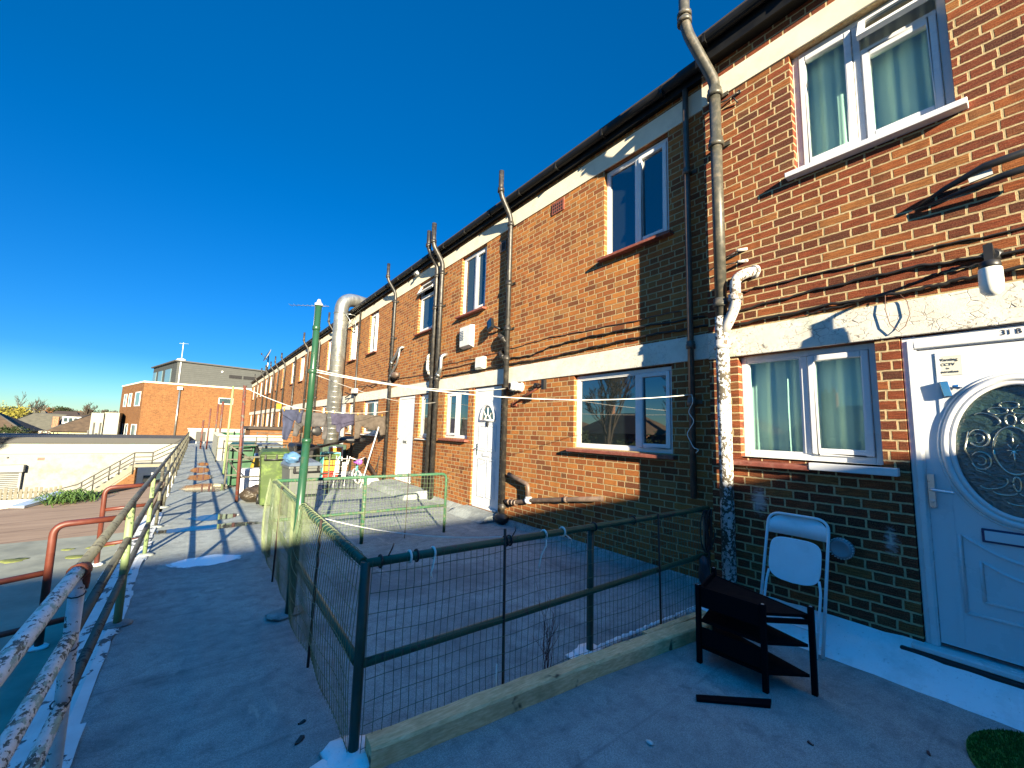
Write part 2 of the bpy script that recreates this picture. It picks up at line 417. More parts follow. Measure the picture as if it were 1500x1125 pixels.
M['green_pole'] = flaky('green_gloss_paint', (.018, .072, .036), (.05, .09, .05), .64, 18, .35)
M['wire_green'] = paint('green_coated_wire', (.17, .21, .11), .6, .3, 9)
M['wire_dark'] = paint('dark_green_wire', (.055, .105, .065), .6, .3, 9)
M['wire_pale'] = paint('pale_green_wire', (.10, .15, .075), .6, .2, 9)
M['flaky_rail'] = flaky('flaking_white_over_green', (.80, .82, .78), (.04, .075, .06), .545, 75, .6, (1, .55, 1), (.30, .44, .36))
M['flaky_post'] = flaky('white_post_flaking', (.82, .82, .78), (.10, .10, .075), .60, 48, .6)
M['old_rail'] = flaky('old_grey_green_rail', (.115, .115, .085), (.05, .045, .035), .56, 30, .6)
M['green_pale_post'] = flaky('pale_green_post', (.22, .30, .13), (.07, .10, .05), .60, 16, .55)
M['flashing'] = flaky('white_painted_felt', (.70, .72, .70), (.10, .11, .11), .57, 11, .6, (1, .7, 1))
M['red_rail'] = paint('red_oxide_paint', (.10, .024, .013), .5, .2, 10, dirt=(.12, .03, .02), dirt_amt=.5, dscale=12)
M['bag_grey2'] = paint('dark_bag_film', (.02, .022, .028), .4, .2, 9, bump=.6)
def timber_mat():
    n = NT('weathered_timber'); p = n.pos()
    g = n.noise(6, 6, .65, n.scl(p, (2.2, 14, 14))); k = n.noise(7, 3, .5)
    c = n.mix(n.rng(g, .35, .65), (.66, .42, .19), (.90, .65, .35))
    c = n.mix(n.rng(n.noise(3, 5, .6), .5, .68, 0, .6), c, (.36, .22, .10))
    c = n.mix(n.rng(k, .66, .72), c, (.14, .08, .04))
    n.bump(g, .4, .004); return n.set(c, .8)
M['timber'] = timber_mat()
M['chair_white'] = paint('white_enamel', (.80, .82, .82), .35, .03, 6, dirt=(.6, .6, .58), dirt_amt=.3, dscale=7)
M['rack_black'] = paint('black_stained_wood', (.003, .003, .005), .75, .3, 20, spec=.1)
M['grass_mat'] = paint('artificial_grass', (.02, .13, .012), .8, .4, 60)
M['twig'] = paint('dry_twig', (.10, .035, .03), .8, .3, 30)
M['weed_green'] = paint('moss_green', (.05, .11, .02), .9, .4, 20)
M['bin_grey'] = paint('grey_bin_plastic', (.095, .105, .10), .5, .1, 5, dirt=(.14, .14, .13), dirt_amt=.5, dscale=6)
M['bin_slate'] = paint('slate_bin_lid', (.10, .13, .17), .4, .1, 5)
M['bin_lime'] = paint('lime_green_plastic', (.036, .066, .012), .45, .08, 5, dirt=(.2, .3, .05), dirt_amt=.4, dscale=6)
M['bin_green'] = paint('green_bin_plastic', (.008, .062, .02), .4, .1, 5)
M['bag_blue'] = paint('blue_carrier_bag', (.07, .15, .27), .35, .25, 18, bump=.5)
def bag(name, c, r):
    n = NT(name); n.bump(n.m('ADD', n.noise(16, 6, .6, None, 1.5), n.m('MULTIPLY', n.vor(14, None, 'DISTANCE_TO_EDGE'), .6)), 1., .02)
    return n.set(n.mix(n.rng(n.noise(14, 4), .3, .7), c, tuple(x*1.5 for x in c)), r)
M['bag_black'] = bag('black_bag_film', (.035, .026, .016), .28)
M['bag_grey'] = bag('grey_bag_film', (.14, .13, .11), .5)
M['clear_sack'] = bag('milky_plastic', (.52, .50, .46), .35)
M['yellow'] = paint('yellow_plastic', (.30, .19, .015), .45, .1, 6)
M['teal'] = paint('teal_plastic', (.10, .38, .36), .45, .1, 6)
M['red_plastic'] = paint('red_plastic', (.60, .04, .02), .45, .1, 6)
M['orange_plastic'] = paint('orange_plastic', (.70, .24, .02), .5, .1, 6)
M['purple'] = paint('purple_plastic', (.36, .10, .45), .45, .1, 6)
M['pole_red'] = flaky('rusty_red_pole', (.12, .032, .02), (.10, .095, .08), .56, 14, .6)
for nm, c in (('blue', (.045, .052, .09)), ('grey', (.09, .085, .085)), ('violet', (.055, .052, .085)), ('taupe', (.085, .07, .058))):
    M['cloth_'+nm] = paint('cloth_'+nm, c, .9, .25, 9, bump=.5, spec=.1)
M['white_render'] = paint('painted_render', (.27, .26, .225), .85, .08, 3, dirt=(.18, .42, .33), dirt_amt=.5, dscale=2.2, bump=.4)
M['moss'] = paint('moss_cushion', (.13, .15, .04), .95, .3, 20)
M['weed_green2'] = paint('strappy_leaf', (.055, .105, .018), .6, .3, 6)
M['sheet'] = paint('pale_plastic_sheet', (.42, .48, .55), .3, .15, 5)
M['render_rough'] = paint('stained_render', (.235, .235, .215), .9, .10, 3, dirt=(.12, .12, .10), dirt_amt=.85, dscale=.9, bump=.5)
M['roof_edge'] = paint('dark_roof_edge', (.05, .05, .048), .8, .2, 2)
M['shutter'] = paint('grey_shutter', (.17, .18, .18), .5, .06, 3)
M['fence_wood'] = paint('silvered_fence_wood', (.14, .13, .10), .9, .3, 5)
M['concrete'] = paint('weathered_concrete', (.18, .17, .13), .9, .2, 3, dirt=(.18, .17, .12), dirt_amt=.6, dscale=2)
M['stair_rail'] = paint('grey_metal_rail', (.035, .033, .028), .6, .2, 5)
M['glass_sky'] = glass('pale_window_glass', (.10, .16, .18), 1.9, .1)
def cladding():
    n = NT('grey_cladding'); P = n.sep(n.pos())
    q = n.m('FRACT', n.m('DIVIDE', P[2], .22)); c = n.mix(n.rng(q, .0, .12), (.02, .024, .024), n.mix(n.rng(n.noise(2, 3), .3, .7), (.032, .036, .036), (.043, .048, .048)))
    n.bump(q, .5, .03); return n.set(c, .7)
M['cladding'] = cladding()
M['roof_brown'] = paint('brown_roof_tiles', (.075, .05, .03), .9, .3, 2, bump=.4)
M['roof_grey'] = paint('grey_roof_tiles', (.10, .095, .07), .9, .2, 2, bump=.4)
M['cream_wall'] = paint('cream_wall', (.36, .33, .2), .9, .08, 2)
def leafm(name, a, b):
    n = NT(name); n.put(n.b.inputs['Subsurface Weight'], 0.); return n.set(n.mix(n.rng(n.noise(1.8, 4), .3, .7), a, b), .7, 0., .2)
M['leaf_dark'] = leafm('dark_evergreen', (.012, .022, .008), (.04, .055, .018))
M['leaf_red'] = leafm('reddish_foliage', (.05, .022, .012), (.11, .05, .02))
M['leaf_light'] = leafm('light_foliage', (.09, .13, .02), (.16, .18, .03))
M['leaf_pale'] = leafm('pale_blossom', (.30, .32, .16), (.50, .48, .32))
M['leaf_willow'] = leafm('willow_twigs', (.22, .20, .03), (.32, .28, .06))
M['leaf_rust'] = leafm('rusty_crown', (.12, .055, .025), (.18, .09, .04))
M['bark_leaf'] = leafm('grey_twigs', (.07, .06, .045), (.11, .09, .07))
M['bark'] = paint('bark', (.055, .042, .03), .9, .3, 6)

# ---------------------------------------------------------------- the setting
def deck_mat():
    n = NT('mineral_felt_deck'); p = n.pos(); P = n.sep(p)
    a = n.noise(1.3, 6, .62); b = n.noise(9, 6, .7); f = n.noise(260, 3, .8)
    c = n.mix(n.rng(a, .32, .68), (.40, .45, .425), (.54, .59, .555))
    c = n.mix(n.rng(b, .45, .70, 0, .7), c, (.22, .24, .235))
    c = n.mix(n.rng(n.noise(.75, 7, .68, None, .8), .48, .64, 0, .75), c, (.19, .205, .205))
    c = n.mix(n.rng(f, .40, .62, 0, .75), c, (.09, .10, .105)); f2 = n.noise(95, 4, .75); c = n.mix(n.rng(f2, .46, .62, 0, .5), c, (.13, .135, .135)); c = n.mix(n.rng(n.noise(4.5, 8, .75, None, 1.0), .56, .64, 0, .35), c, (.11, .115, .115))
    c = n.mix(n.rng(f, .58, .70, 0, .35), c, (.62, .60, .55))
    sc_ = n.noise(3.2, 8, .72, n.scl(p, (1, .35, 1)))
    c = n.mix(n.rng(sc_, .60, .66, 0, .5), c, (.50, .48, .42))
    # laps of the felt sheets across the walk
    q = n.m('FRACT', n.m('ADD', n.m('DIVIDE', P[1], 1.0), n.m('MULTIPLY', n.noise(1.5, 3), .035)))
    lap = n.rng(n.m('ABSOLUTE', n.m('SUBTRACT', q, .5)), .004, .012, 1, 0)
    c = n.mix(n.m('MULTIPLY', lap, n.rng(n.noise(2.1, 3), .4, .6, .05, .35)), c, (.12, .12, .12))
    h = n.m('ADD', n.m('ADD', n.m('MULTIPLY', f, .6), n.m('MULTIPLY', f2, .8)), n.m('ADD', n.m('MULTIPLY', b, .6), n.m('MULTIPLY', a, 2.0)))
    n.bump(h, .55, .006)
    return n.set(c, .88, 0., .25)
M['deck'] = deck_mat()
M['felt_grey'] = paint('grey_roof_felt', (.24, .25, .20), .85, .2, 3, dirt=(.12, .13, .10), dirt_amt=.5, dscale=1.2, bump=.3)
def brown_roof():
    n = NT('brown_roof_felt'); P = n.sep(n.pos())
    w = n.noise(1.5, 5, .6, n.scl(n.pos(), (.5, 3, 1)))
    c = n.mix(n.rng(w, .35, .65), (.26, .18, .125), (.35, .25, .175))
    q = n.m('FRACT', n.m('DIVIDE', n.m('SUBTRACT', P[1], n.m('MULTIPLY', P[0], .35)), 1.0))
    c = n.mix(n.rng(n.m('ABSOLUTE', n.m('SUBTRACT', q, .5)), .01, .035, .6, 0), c, (.14, .09, .07))
    n.bump(n.noise(30, 4), .3, .01)
    return n.set(c, .9, 0., .2)
M['brown_roof'] = brown_roof()
M['ground'] = paint('yard_ground', (.16, .15, .12), .95, .3, .8, dirt=(.09, .10, .05), dirt_amt=.8, dscale=.25, bump=.3)
M['hill'] = paint('far_fields', (.10, .10, .05), .95, .3, .05, dirt=(.15, .08, .05), dirt_amt=.6, dscale=.03)
def wet(name, c, rough, ior):
    n = NT(name); n.set(c, rough, 0., .5, ior)
    g_ = n.n('ShaderNodeTexCoord').outputs['Generated']; q = n.sep(g_)
    x = n.m('SUBTRACT', n.m('MULTIPLY', q[0], 2.), 1.); y = n.m('SUBTRACT', n.m('MULTIPLY', q[1], 2.), 1.)
    r_ = n.m('SQRT', n.m('ADD', n.m('MULTIPLY', x, x), n.m('MULTIPLY', y, y)))
    f_ = n.rng(n.m('ADD', r_, n.m('MULTIPLY', n.noise(5, 6, .65), .9)), 1.10, 1.32, 0, 1, True)
    tr = n.n('ShaderNodeBsdfTransparent'); mx = n.n('ShaderNodeMixShader'); n.put(mx.inputs[0], f_); n.put(mx.inputs[1], n.b.outputs[0]); n.put(mx.inputs[2], tr.outputs[0])
    n.t.links.new(mx.outputs[0], n.out.inputs['Surface']); return n.mat
M['water'] = wet('rain_puddle', (.06, .06, .055), .04, 1.5)

g = MB(); g.add([(-900, -400, -3.3), (900, -400, -3.3), (900, 1500, -3.3), (-900, 1500, -3.3)], [(0, 1, 2, 3)])
tag(g.build('ground', M['ground']), kind='structure')
h = MB()
for i, (d, hh, wid) in enumerate(((330, 4, 900), (520, 9, 1200))):
    n_ = 60; vs = []; fs = []
    for k in range(n_+1):
        x = -wid*.55 + wid*k/n_
        z = hh*(.55+.3*math.sin(k*.35+i)+.25*math.sin(k*.9+2*i))
        vs += [(x, d, -3.4), (x, d+60, -3.3+z), (x, d+200, -3.3+z*1.1)]
    for k in range(n_):
        a = 3*k; fs += [(a, a+3, a+4, a+1), (a+1, a+4, a+5, a+2)]
    h.add(vs, fs, 0, True)
tag(h.build('hills', M['hill']), kind='structure')

w = MB(); w.box(-.34, 8.6, -12, 52.2, -3.29, 0)
tag(w.build('walkway', M['deck']), kind='structure')
def puddle(c, rx, ry, seed, label, ang=0., mat='water'):
    rnd = random.Random(seed); pts = []
    ph = [rnd.uniform(0, 6.3) for _ in range(4)]
    for k in range(40):
        t = 2*math.pi*k/40
        q = 1+.10*math.sin(2*t+ph[0])+.09*math.sin(3*t+ph[1])+.05*math.sin(6*t+ph[2])+.04*math.sin(9*t+ph[3])
        x, y = rx*q*math.cos(t), ry*q*math.sin(t)
        pts.append((c[0]+x*math.cos(ang)-y*math.sin(ang), c[1]+x*math.sin(ang)+y*math.cos(ang)))
    mb = MB(); mb.add([(p[0], p[1], .005) for p in pts], [tuple(range(40))])
    one('puddle', mb, M[mat], label, 'puddle', 'rain puddles on the walkway', kind='structure')
M['ice'] = wet('thin_ice_sheet', (.80, .86, .88), .2, 1.4)
puddle((.25, 6.02), .40, .27, 1, 'pale icy puddle nearest the camera, at the edge of the shade', 0., 'ice')
puddle((.38, 8.65), .42, .32, 2, 'thin puddle crossed by two railing shadows')
puddle((.30, 7.85), .75, .26, 3, 'long faint puddle stretching across the sunlit walkway', .03)
puddle((.32, 12.6), .52, 1.1, 4, 'large orange puddle reflecting the far brick block')
puddle((.24, 14.9), .38, .9, 5, 'second orange puddle beyond the largest one')
puddle((.26, 17.2), .34, 1.1, 6, 'third orange puddle further along the walkway')
puddle((.34, 19.5), .2, 1.1, 7, 'small distant puddle near the end of the walkway')

# ---------------------------------------------------------------- the terrace of flats
def wall_x(mb, X, Y0, Y1, Z0, Z1, holes, back):
    ys = sorted({Y0, Y1, *[h[0] for h in holes], *[h[1] for h in holes]})
    zs = sorted({Z0, Z1, *[h[2] for h in holes], *[h[3] for h in holes]})
    for a, b in zip(ys, ys[1:]):
        for c, d in zip(zs, zs[1:]):
            my, mz = (a+b)/2, (c+d)/2
            if any(h[0] < my < h[1] and h[2] < mz < h[3] for h in holes): continue
            mb.add([(X, a, c), (X, a, d), (X, b, d), (X, b, c)], [(0, 1, 2, 3)])
    for (a, b, c, d) in holes:
        mb.add([(X, a, c), (back, a, c), (back, a, d), (X, a, d)], [(0, 1, 2, 3)])
        mb.add([(X, b, c), (X, b, d), (back, b, d), (back, b, c)], [(0, 1, 2, 3)])
        mb.add([(X, a, c), (X, b, c), (back, b, c), (back, a, c)], [(0, 1, 2, 3)])
        mb.add([(X, a, d), (back, a, d), (back, b, d), (X, b, d)], [(0, 1, 2, 3)])

def bars(mb, x0, x1, y0, y1, z0, z1, w, wb=None):
    wb = wb or w
    mb.box(x0, x1, y0, y0+w, z0, z1); mb.box(x0, x1, y1-w, y1, z0, z1)
    mb.box(x0, x1, y0+w, y1-w, z0, z0+wb); mb.box(x0, x1, y0+w, y1-w, z1-w, z1)

def window(par, y0, y1, z0, z1, xf, div=None, sashes=(), gl='glass_dark', sill=None, curtain=False, openfan=False, label=None, sill_ext=.06, vent=False, fan_of=None, pat=None):
    """white frame facing -X; panes, sashes, sill and curtain are its sub-parts"""
    f = MB(); W = .052
    bars(f, xf, xf+.07, y0, y1, z0, z1, W)
    cells = [(y0+W, y1-W)]
    if div is not None:
        f.box(xf, xf+.07, div-W/2, div+W/2, z0+W, z1-W); cells = [(y0+W, div-W/2), (div+W/2, y1-W)]
    if vent: f.box(xf-.012, xf, y0+.62, y0+1.12, z1-.038, z1-.014)
    win = f.build('window', M['upvc'], par, .006, label)
    for i, (a, b) in enumerate(cells):
        zt = z1-W; zb = z0+W
        if i in sashes:
            s = MB(); s_w = .05; ztop = zt
            if fan_of == i:
                ztop = zt-.33*(z1-z0)*.75
                s.box(xf-.004, xf+.066, a, b, ztop, ztop+.045)
            bars(s, xf-.016, xf+.05, a+.004, b-.004, zb+.004, ztop-.004, s_w)
            s.build('sash', M['upvc'], win, .008)
            p = MB(); p.box(xf+.02, xf+.028, a+.05, b-.05, zb+.05, ztop-.05); p.build('pane', M[gl], win)
            if fan_of == i:
                # the top-hung fanlight, pushed open
                lo, hi = ztop+.047, zt-.004; L = hi-lo; an = R(28)
                dx, dz = -math.sin(an), -math.cos(an)
                q = MB()
                def bar(ya, yb, t0, t1):
                    o = Vector((xf-.006, 0, hi)); d = Vector((dx, 0, dz)); nrm = Vector((-dz, 0, dx))
                    q.obox(o + d*(t0+t1)/2 + Vector((0, (ya+yb)/2, 0)), (t1-t0)/2, (yb-ya)/2, .022, d, (0, 1, 0))
                bar(a+.004, a+.05, 0, L); bar(b-.05, b-.004, 0, L); bar(a+.05, b-.05, 0, .045); bar(a+.05, b-.05, L-.045, L)
                q.build('fanlight', M['upvc'], win, .006)
                q2 = MB(); o = Vector((xf-.006, (a+b)/2, hi)); d = Vector((dx, 0, dz))
                q2.obox(o+d*L/2, L/2-.044, (b-a)/2-.05, .004, d, (0, 1, 0)); q2.build('pane', M['glass_dark'], win)
        else:
            p = MB(); p.box(xf+.028, xf+.036, a, b, zb, zt)
            s = MB(); bars(s, xf+.008, xf+.06, a, b, zb, zt, .014); s.build('bead', M['upvc'], win)
            p.build('pane', M[gl], win)
    if sill:
        s = MB(); mt, dep, th = sill
        s.hexa([(xf-dep, y0-sill_ext, z0-th), (xf+.06, y0-sill_ext, z0-th), (xf+.06, y1+sill_ext, z0-th), (xf-dep, y1+sill_ext, z0-th)],
               [(xf-dep, y0-sill_ext, z0-.022), (xf+.06, y0-sill_ext, z0-.002), (xf+.06, y1+sill_ext, z0-.002), (xf-dep, y1+sill_ext, z0-.022)])
        s.build('sill', M[mt], win, .005)
    if curtain:
        c = MB(); N = 90; vs = []; fs = []
        for k in range(N+1):
            yy = y0+.03+(y1-y0-.06)*k/N
            xx = xf+.13+.008*math.sin(yy*55)+.010*math.sin(yy*23+1)+.004*math.sin(yy*91)
            vs += [(xx, yy, z0+.02), (xx+.01*math.sin(yy*31), yy, (z0+z1)/2), (xx, yy, z1-.02)]
        for k in range(N): a = 3*k; fs += [(a, a+3, a+4, a+1), (a+1, a+4, a+5, a+2)]
        c.add(vs, fs, 0, True); c.build('curtain', M['curtain'], win)
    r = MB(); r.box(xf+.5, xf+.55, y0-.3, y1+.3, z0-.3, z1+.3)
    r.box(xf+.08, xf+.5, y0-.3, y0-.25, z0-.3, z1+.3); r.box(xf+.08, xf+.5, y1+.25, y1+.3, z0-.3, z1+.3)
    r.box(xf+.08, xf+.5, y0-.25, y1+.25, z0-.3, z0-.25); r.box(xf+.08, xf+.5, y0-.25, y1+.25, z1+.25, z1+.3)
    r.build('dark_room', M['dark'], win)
    return win

def plain_door(par, y0, y1, z0, z1, xf, fancy=False, label=None):
    f = MB(); W = .065
    f.box(xf, xf+.08, y0, y0+W, z0, z1); f.box(xf, xf+.08, y1-W, y1, z0, z1); f.box(xf, xf+.08, y0+W, y1-W, z1-W, z1)
    f.box(xf-.03, xf+.08, y0+W, y1-W, z0, z0+.035)
    a, b, c, d = y0+W+.004, y1-W-.004, z0+.04, z1-W-.004
    lf = MB(); lf.box(xf+.012, xf+.06, a, b, c, d)
    dr = lf.build('door', M['upvc_door'], par, .003, label)
    f.build('frame', M['upvc'], dr, .008)
    my = (a+b)/2
    hp = MB(); hp.box(xf-.004, xf+.012, b-.075, b-.045, z0+.98, z0+1.2); hp.tube([(xf-.004, b-.06, z0+1.11), (xf-.05, b-.06, z0+1.11), (xf-.05, b-.16, z0+1.11)], .009, 8)
    hp.build('handle', M['chrome'], dr)
    if fancy:
        p = MB()
        def panel(ya, yb, za, zb):
            bars(p, xf+.002, xf+.012, ya, yb, za, zb, .022); p.box(xf+.005, xf+.012, ya+.04, yb-.04, za+.04, zb-.04)
        for (ya, yb) in ((a+.11, my-.03), (my+.03, b-.11)):
            panel(ya, yb, c+.16, c+.88); panel(ya, yb, c+1.03, c+1.52)
        p.build('moulding', M['upvc_door'], dr, .004)
        # fanlight: half-round glass with a sunburst
        arc = [(xf-.004, my+.235*math.cos(t), c+1.62+.30*math.sin(t)) for t in [math.pi*k/16 for k in range(17)]]
        fr = MB(); fr.tube(arc, .022, 8); fr.tube([(xf-.004, my-.235, c+1.62), (xf-.004, my+.235, c+1.62)], .02, 8)
        for t in (R(45), R(90), R(135)):
            fr.tube([(xf+.004, my+.08*math.cos(t), c+1.62+.09*math.sin(t)), (xf+.004, my+.22*math.cos(t), c+1.62+.28*math.sin(t))], .008, 6)
        fr.tube([(xf, my+.085*math.cos(t), c+1.62+.1*math.sin(t)) for t in [math.pi*k/10 for k in range(11)]], .013, 6)
        fr.build('fanlight_frame', M['upvc'], dr)
        gp = MB(); vs = [(xf+.009, my, c+1.62)] + [(xf+.009, q[1], q[2]) for q in arc]
        gp.add(vs, [(0, k, k+1) for k in range(1, 17)]); gp.build('pane', M['glass_dark'], dr)
        kn = MB(); kn.box(xf-.012, xf+.012, my-.035, my+.035, c+1.5, c+1.59); kn.build('knocker', M['rubber'], dr, .006)
    lb = MB(); zz = c+.93 if fancy else c+.95
    lb.box(xf-.004, xf+.012, my-.13, my+.13, zz, zz+.065); lb.build('letterbox', M['upvc'] if fancy else M['steel'], dr, .006)
    return dr

def flat(name_label, Y0, Y1, X, holes, lint, frz, eave, bmat, lmat, ends=False):
    u = thing('terraced_flat', (X, (Y0+Y1)/2, 0), name_label, 'flat', 'flats of the brick terrace')
    mb = MB(); wall_x(mb, X, Y0, Y1, 0, eave[2]+.25, holes, X+.16)
    if ends: mb.box(X+.0005, X+.35, Y1-.003, Y1, 0, eave[2]+.25)
    mb.box(X+3.8, X+4.0, Y0, Y1, 0, eave[2]); mb.box(X+.4, X+3.8, Y1-.14, Y1-.04, 0, eave[2])
    mb.build('wall', M[bmat], u)
    l = MB(); l.box(X-.018, X+.14, Y0+.001, Y1-.001, lint[0], lint[1]); l.build('lintel_band', M[lmat], u, .006)
    l = MB(); l.box(X-.014, X+.14, Y0+.001, Y1-.001, frz[0], frz[1]); l.build('frieze_band', M['frieze'], u, .004)
    gx, gz, sz = eave                 # gutter front x, gutter top z, soffit z
    e = MB(); e.box(gx+.13, X+.3, Y0, Y1, sz, sz+.02); e.box(gx+.11, gx+.13, Y0, Y1, sz-.02, gz+.02)
    e.build('fascia', M['fascia'], u)
    gt = MB(); prof = [(gx+.055+.055*math.cos(math.pi+math.pi*k/8), gz-.02+.065*math.sin(math.pi+math.pi*k/8)) for k in range(9)]
    prof = [(gx, gz)] + prof + [(gx+.11, gz)]
    vs = [(x, Y0, z) for x, z in prof] + [(x, Y1, z) for x, z in prof]; n = len(prof)
    gt.add(vs, [(i, i+1, n+i+1, n+i) for i in range(n-1)] + [tuple(range(n)), tuple(range(n, 2*n))])
    yy = Y0+.5
    while yy < Y1-.1:
        gt.box(gx-.006, gx+.112, yy, yy+.03, gz-.092, gz+.006); yy += .95
    gt.build('gutter', M['fascia'], u)
    rf = MB(); z0 = gz+.03; L = 4.2
    k = 0; rows = 16
    for i in range(rows):
        x0 = gx+.06+L*i/rows; x1 = gx+.06+L*(i+1)/rows+.04
        za = z0+(x0-gx)*.62; zb = z0+(x1-gx)*.62
        rf.add([(x0, Y0, za+.02), (x1, Y0, zb), (x1, Y1, zb), (x0, Y1, za+.02), (x0, Y0, za-.012), (x1, Y0, zb-.03), (x1, Y1, zb-.03), (x0, Y1, za-.012)],
               [(0, 1, 2, 3), (4, 7, 6, 5), (0, 3, 7, 4), (0, 4, 5, 1), (3, 2, 6, 7), (1, 5, 6, 2)])
    rf.build('roof', M['tiles'], u)
    return u

XF, XN = 4.40, 4.20
LF, FF, EF = (2.45, 2.735), (5.44, 5.72), (4.20, 5.93, 5.80)
LN, FN, EN = (2.40, 2.675), (5.29, 5.53), (3.95, 5.93, 5.72)
def hole(y0, y1, z0, z1): return (y0, y1, z0, z1)

# the near flat
NB = 2.07
uA = flat('nearest brick flat, its oval-glass front door cut by the right edge of the photo', -4.3, NB, XN,
          [(.20, 1.22, 4.08, 5.287), (.75, 1.785, 1.42, 2.397), (-.45, .605, .13, 2.397), (-2.6, -1.5, 4.08, 5.287), (-2.3, -1.1, 1.42, 2.397)], LN, FN, EN, 'brick_near', 'lintel_near', True)
s = MB(); s.box(4.21, 8.2, -4.3, -4.15, 0, 6.2); s.build('end_wall', M['brick_near'], uA)
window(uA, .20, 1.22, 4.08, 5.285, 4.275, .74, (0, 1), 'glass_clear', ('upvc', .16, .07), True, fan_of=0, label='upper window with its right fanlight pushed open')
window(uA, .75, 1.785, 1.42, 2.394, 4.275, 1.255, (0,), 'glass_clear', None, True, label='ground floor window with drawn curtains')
window(uA, -2.6, -1.5, 4.08, 5.285, 4.275, -2.05, (0,), 'glass_dark', ('upvc', .16, .07))
window(uA, -2.3, -1.1, 1.42, 2.394, 4.275, -1.7, (0,), 'glass_dark', ('upvc', .16, .07))
s = MB(); s.box(4.115, 4.29, .66, 1.215, 1.345, 1.405); s.build('sill', M['upvc'], uA, .006, 'white plastic sill')
s = MB(); s.hexa([(4.12, 1.215, 1.335), (4.29, 1.215, 1.335), (4.29, 1.85, 1.335), (4.12, 1.85, 1.335)], [(4.12, 1.215, 1.375), (4.29, 1.215, 1.40), (4.29, 1.85, 1.40), (4.12, 1.85, 1.375)])
s.build('sill', M['red_tile'], uA, .006, 'worn red tile sill')
s = MB(); s.box(4.20, 4.28, .76, 1.775, 1.405, 1.421); s.build('window_bed', M['white_paint'], uA)
# sloping painted upstand along the foot of the wall
s = MB(); N = 60; vs = []; fs = []; rnd = random.Random(3)
for k in range(N+1):
    y = -4.2+(NB+4.2)*k/N; j = rnd.uniform(-.008, .008)
    top = .19+rnd.uniform(-.01, .012); xe = 3.865+.02*math.sin(y*2.1)+j
    vs += [(xe-.03, y, .0), (xe, y, .02), (xe+.13, y, .08), (4.185, y, top), (4.21, y, top+.004)]
for k in range(N):
    a = 5*k
    for i in range(4): fs.append((a+i, a+i+1, a+i+6, a+i+5))
s.add(vs, fs, 0, True); s.build('upstand', M['plinth'], uA)

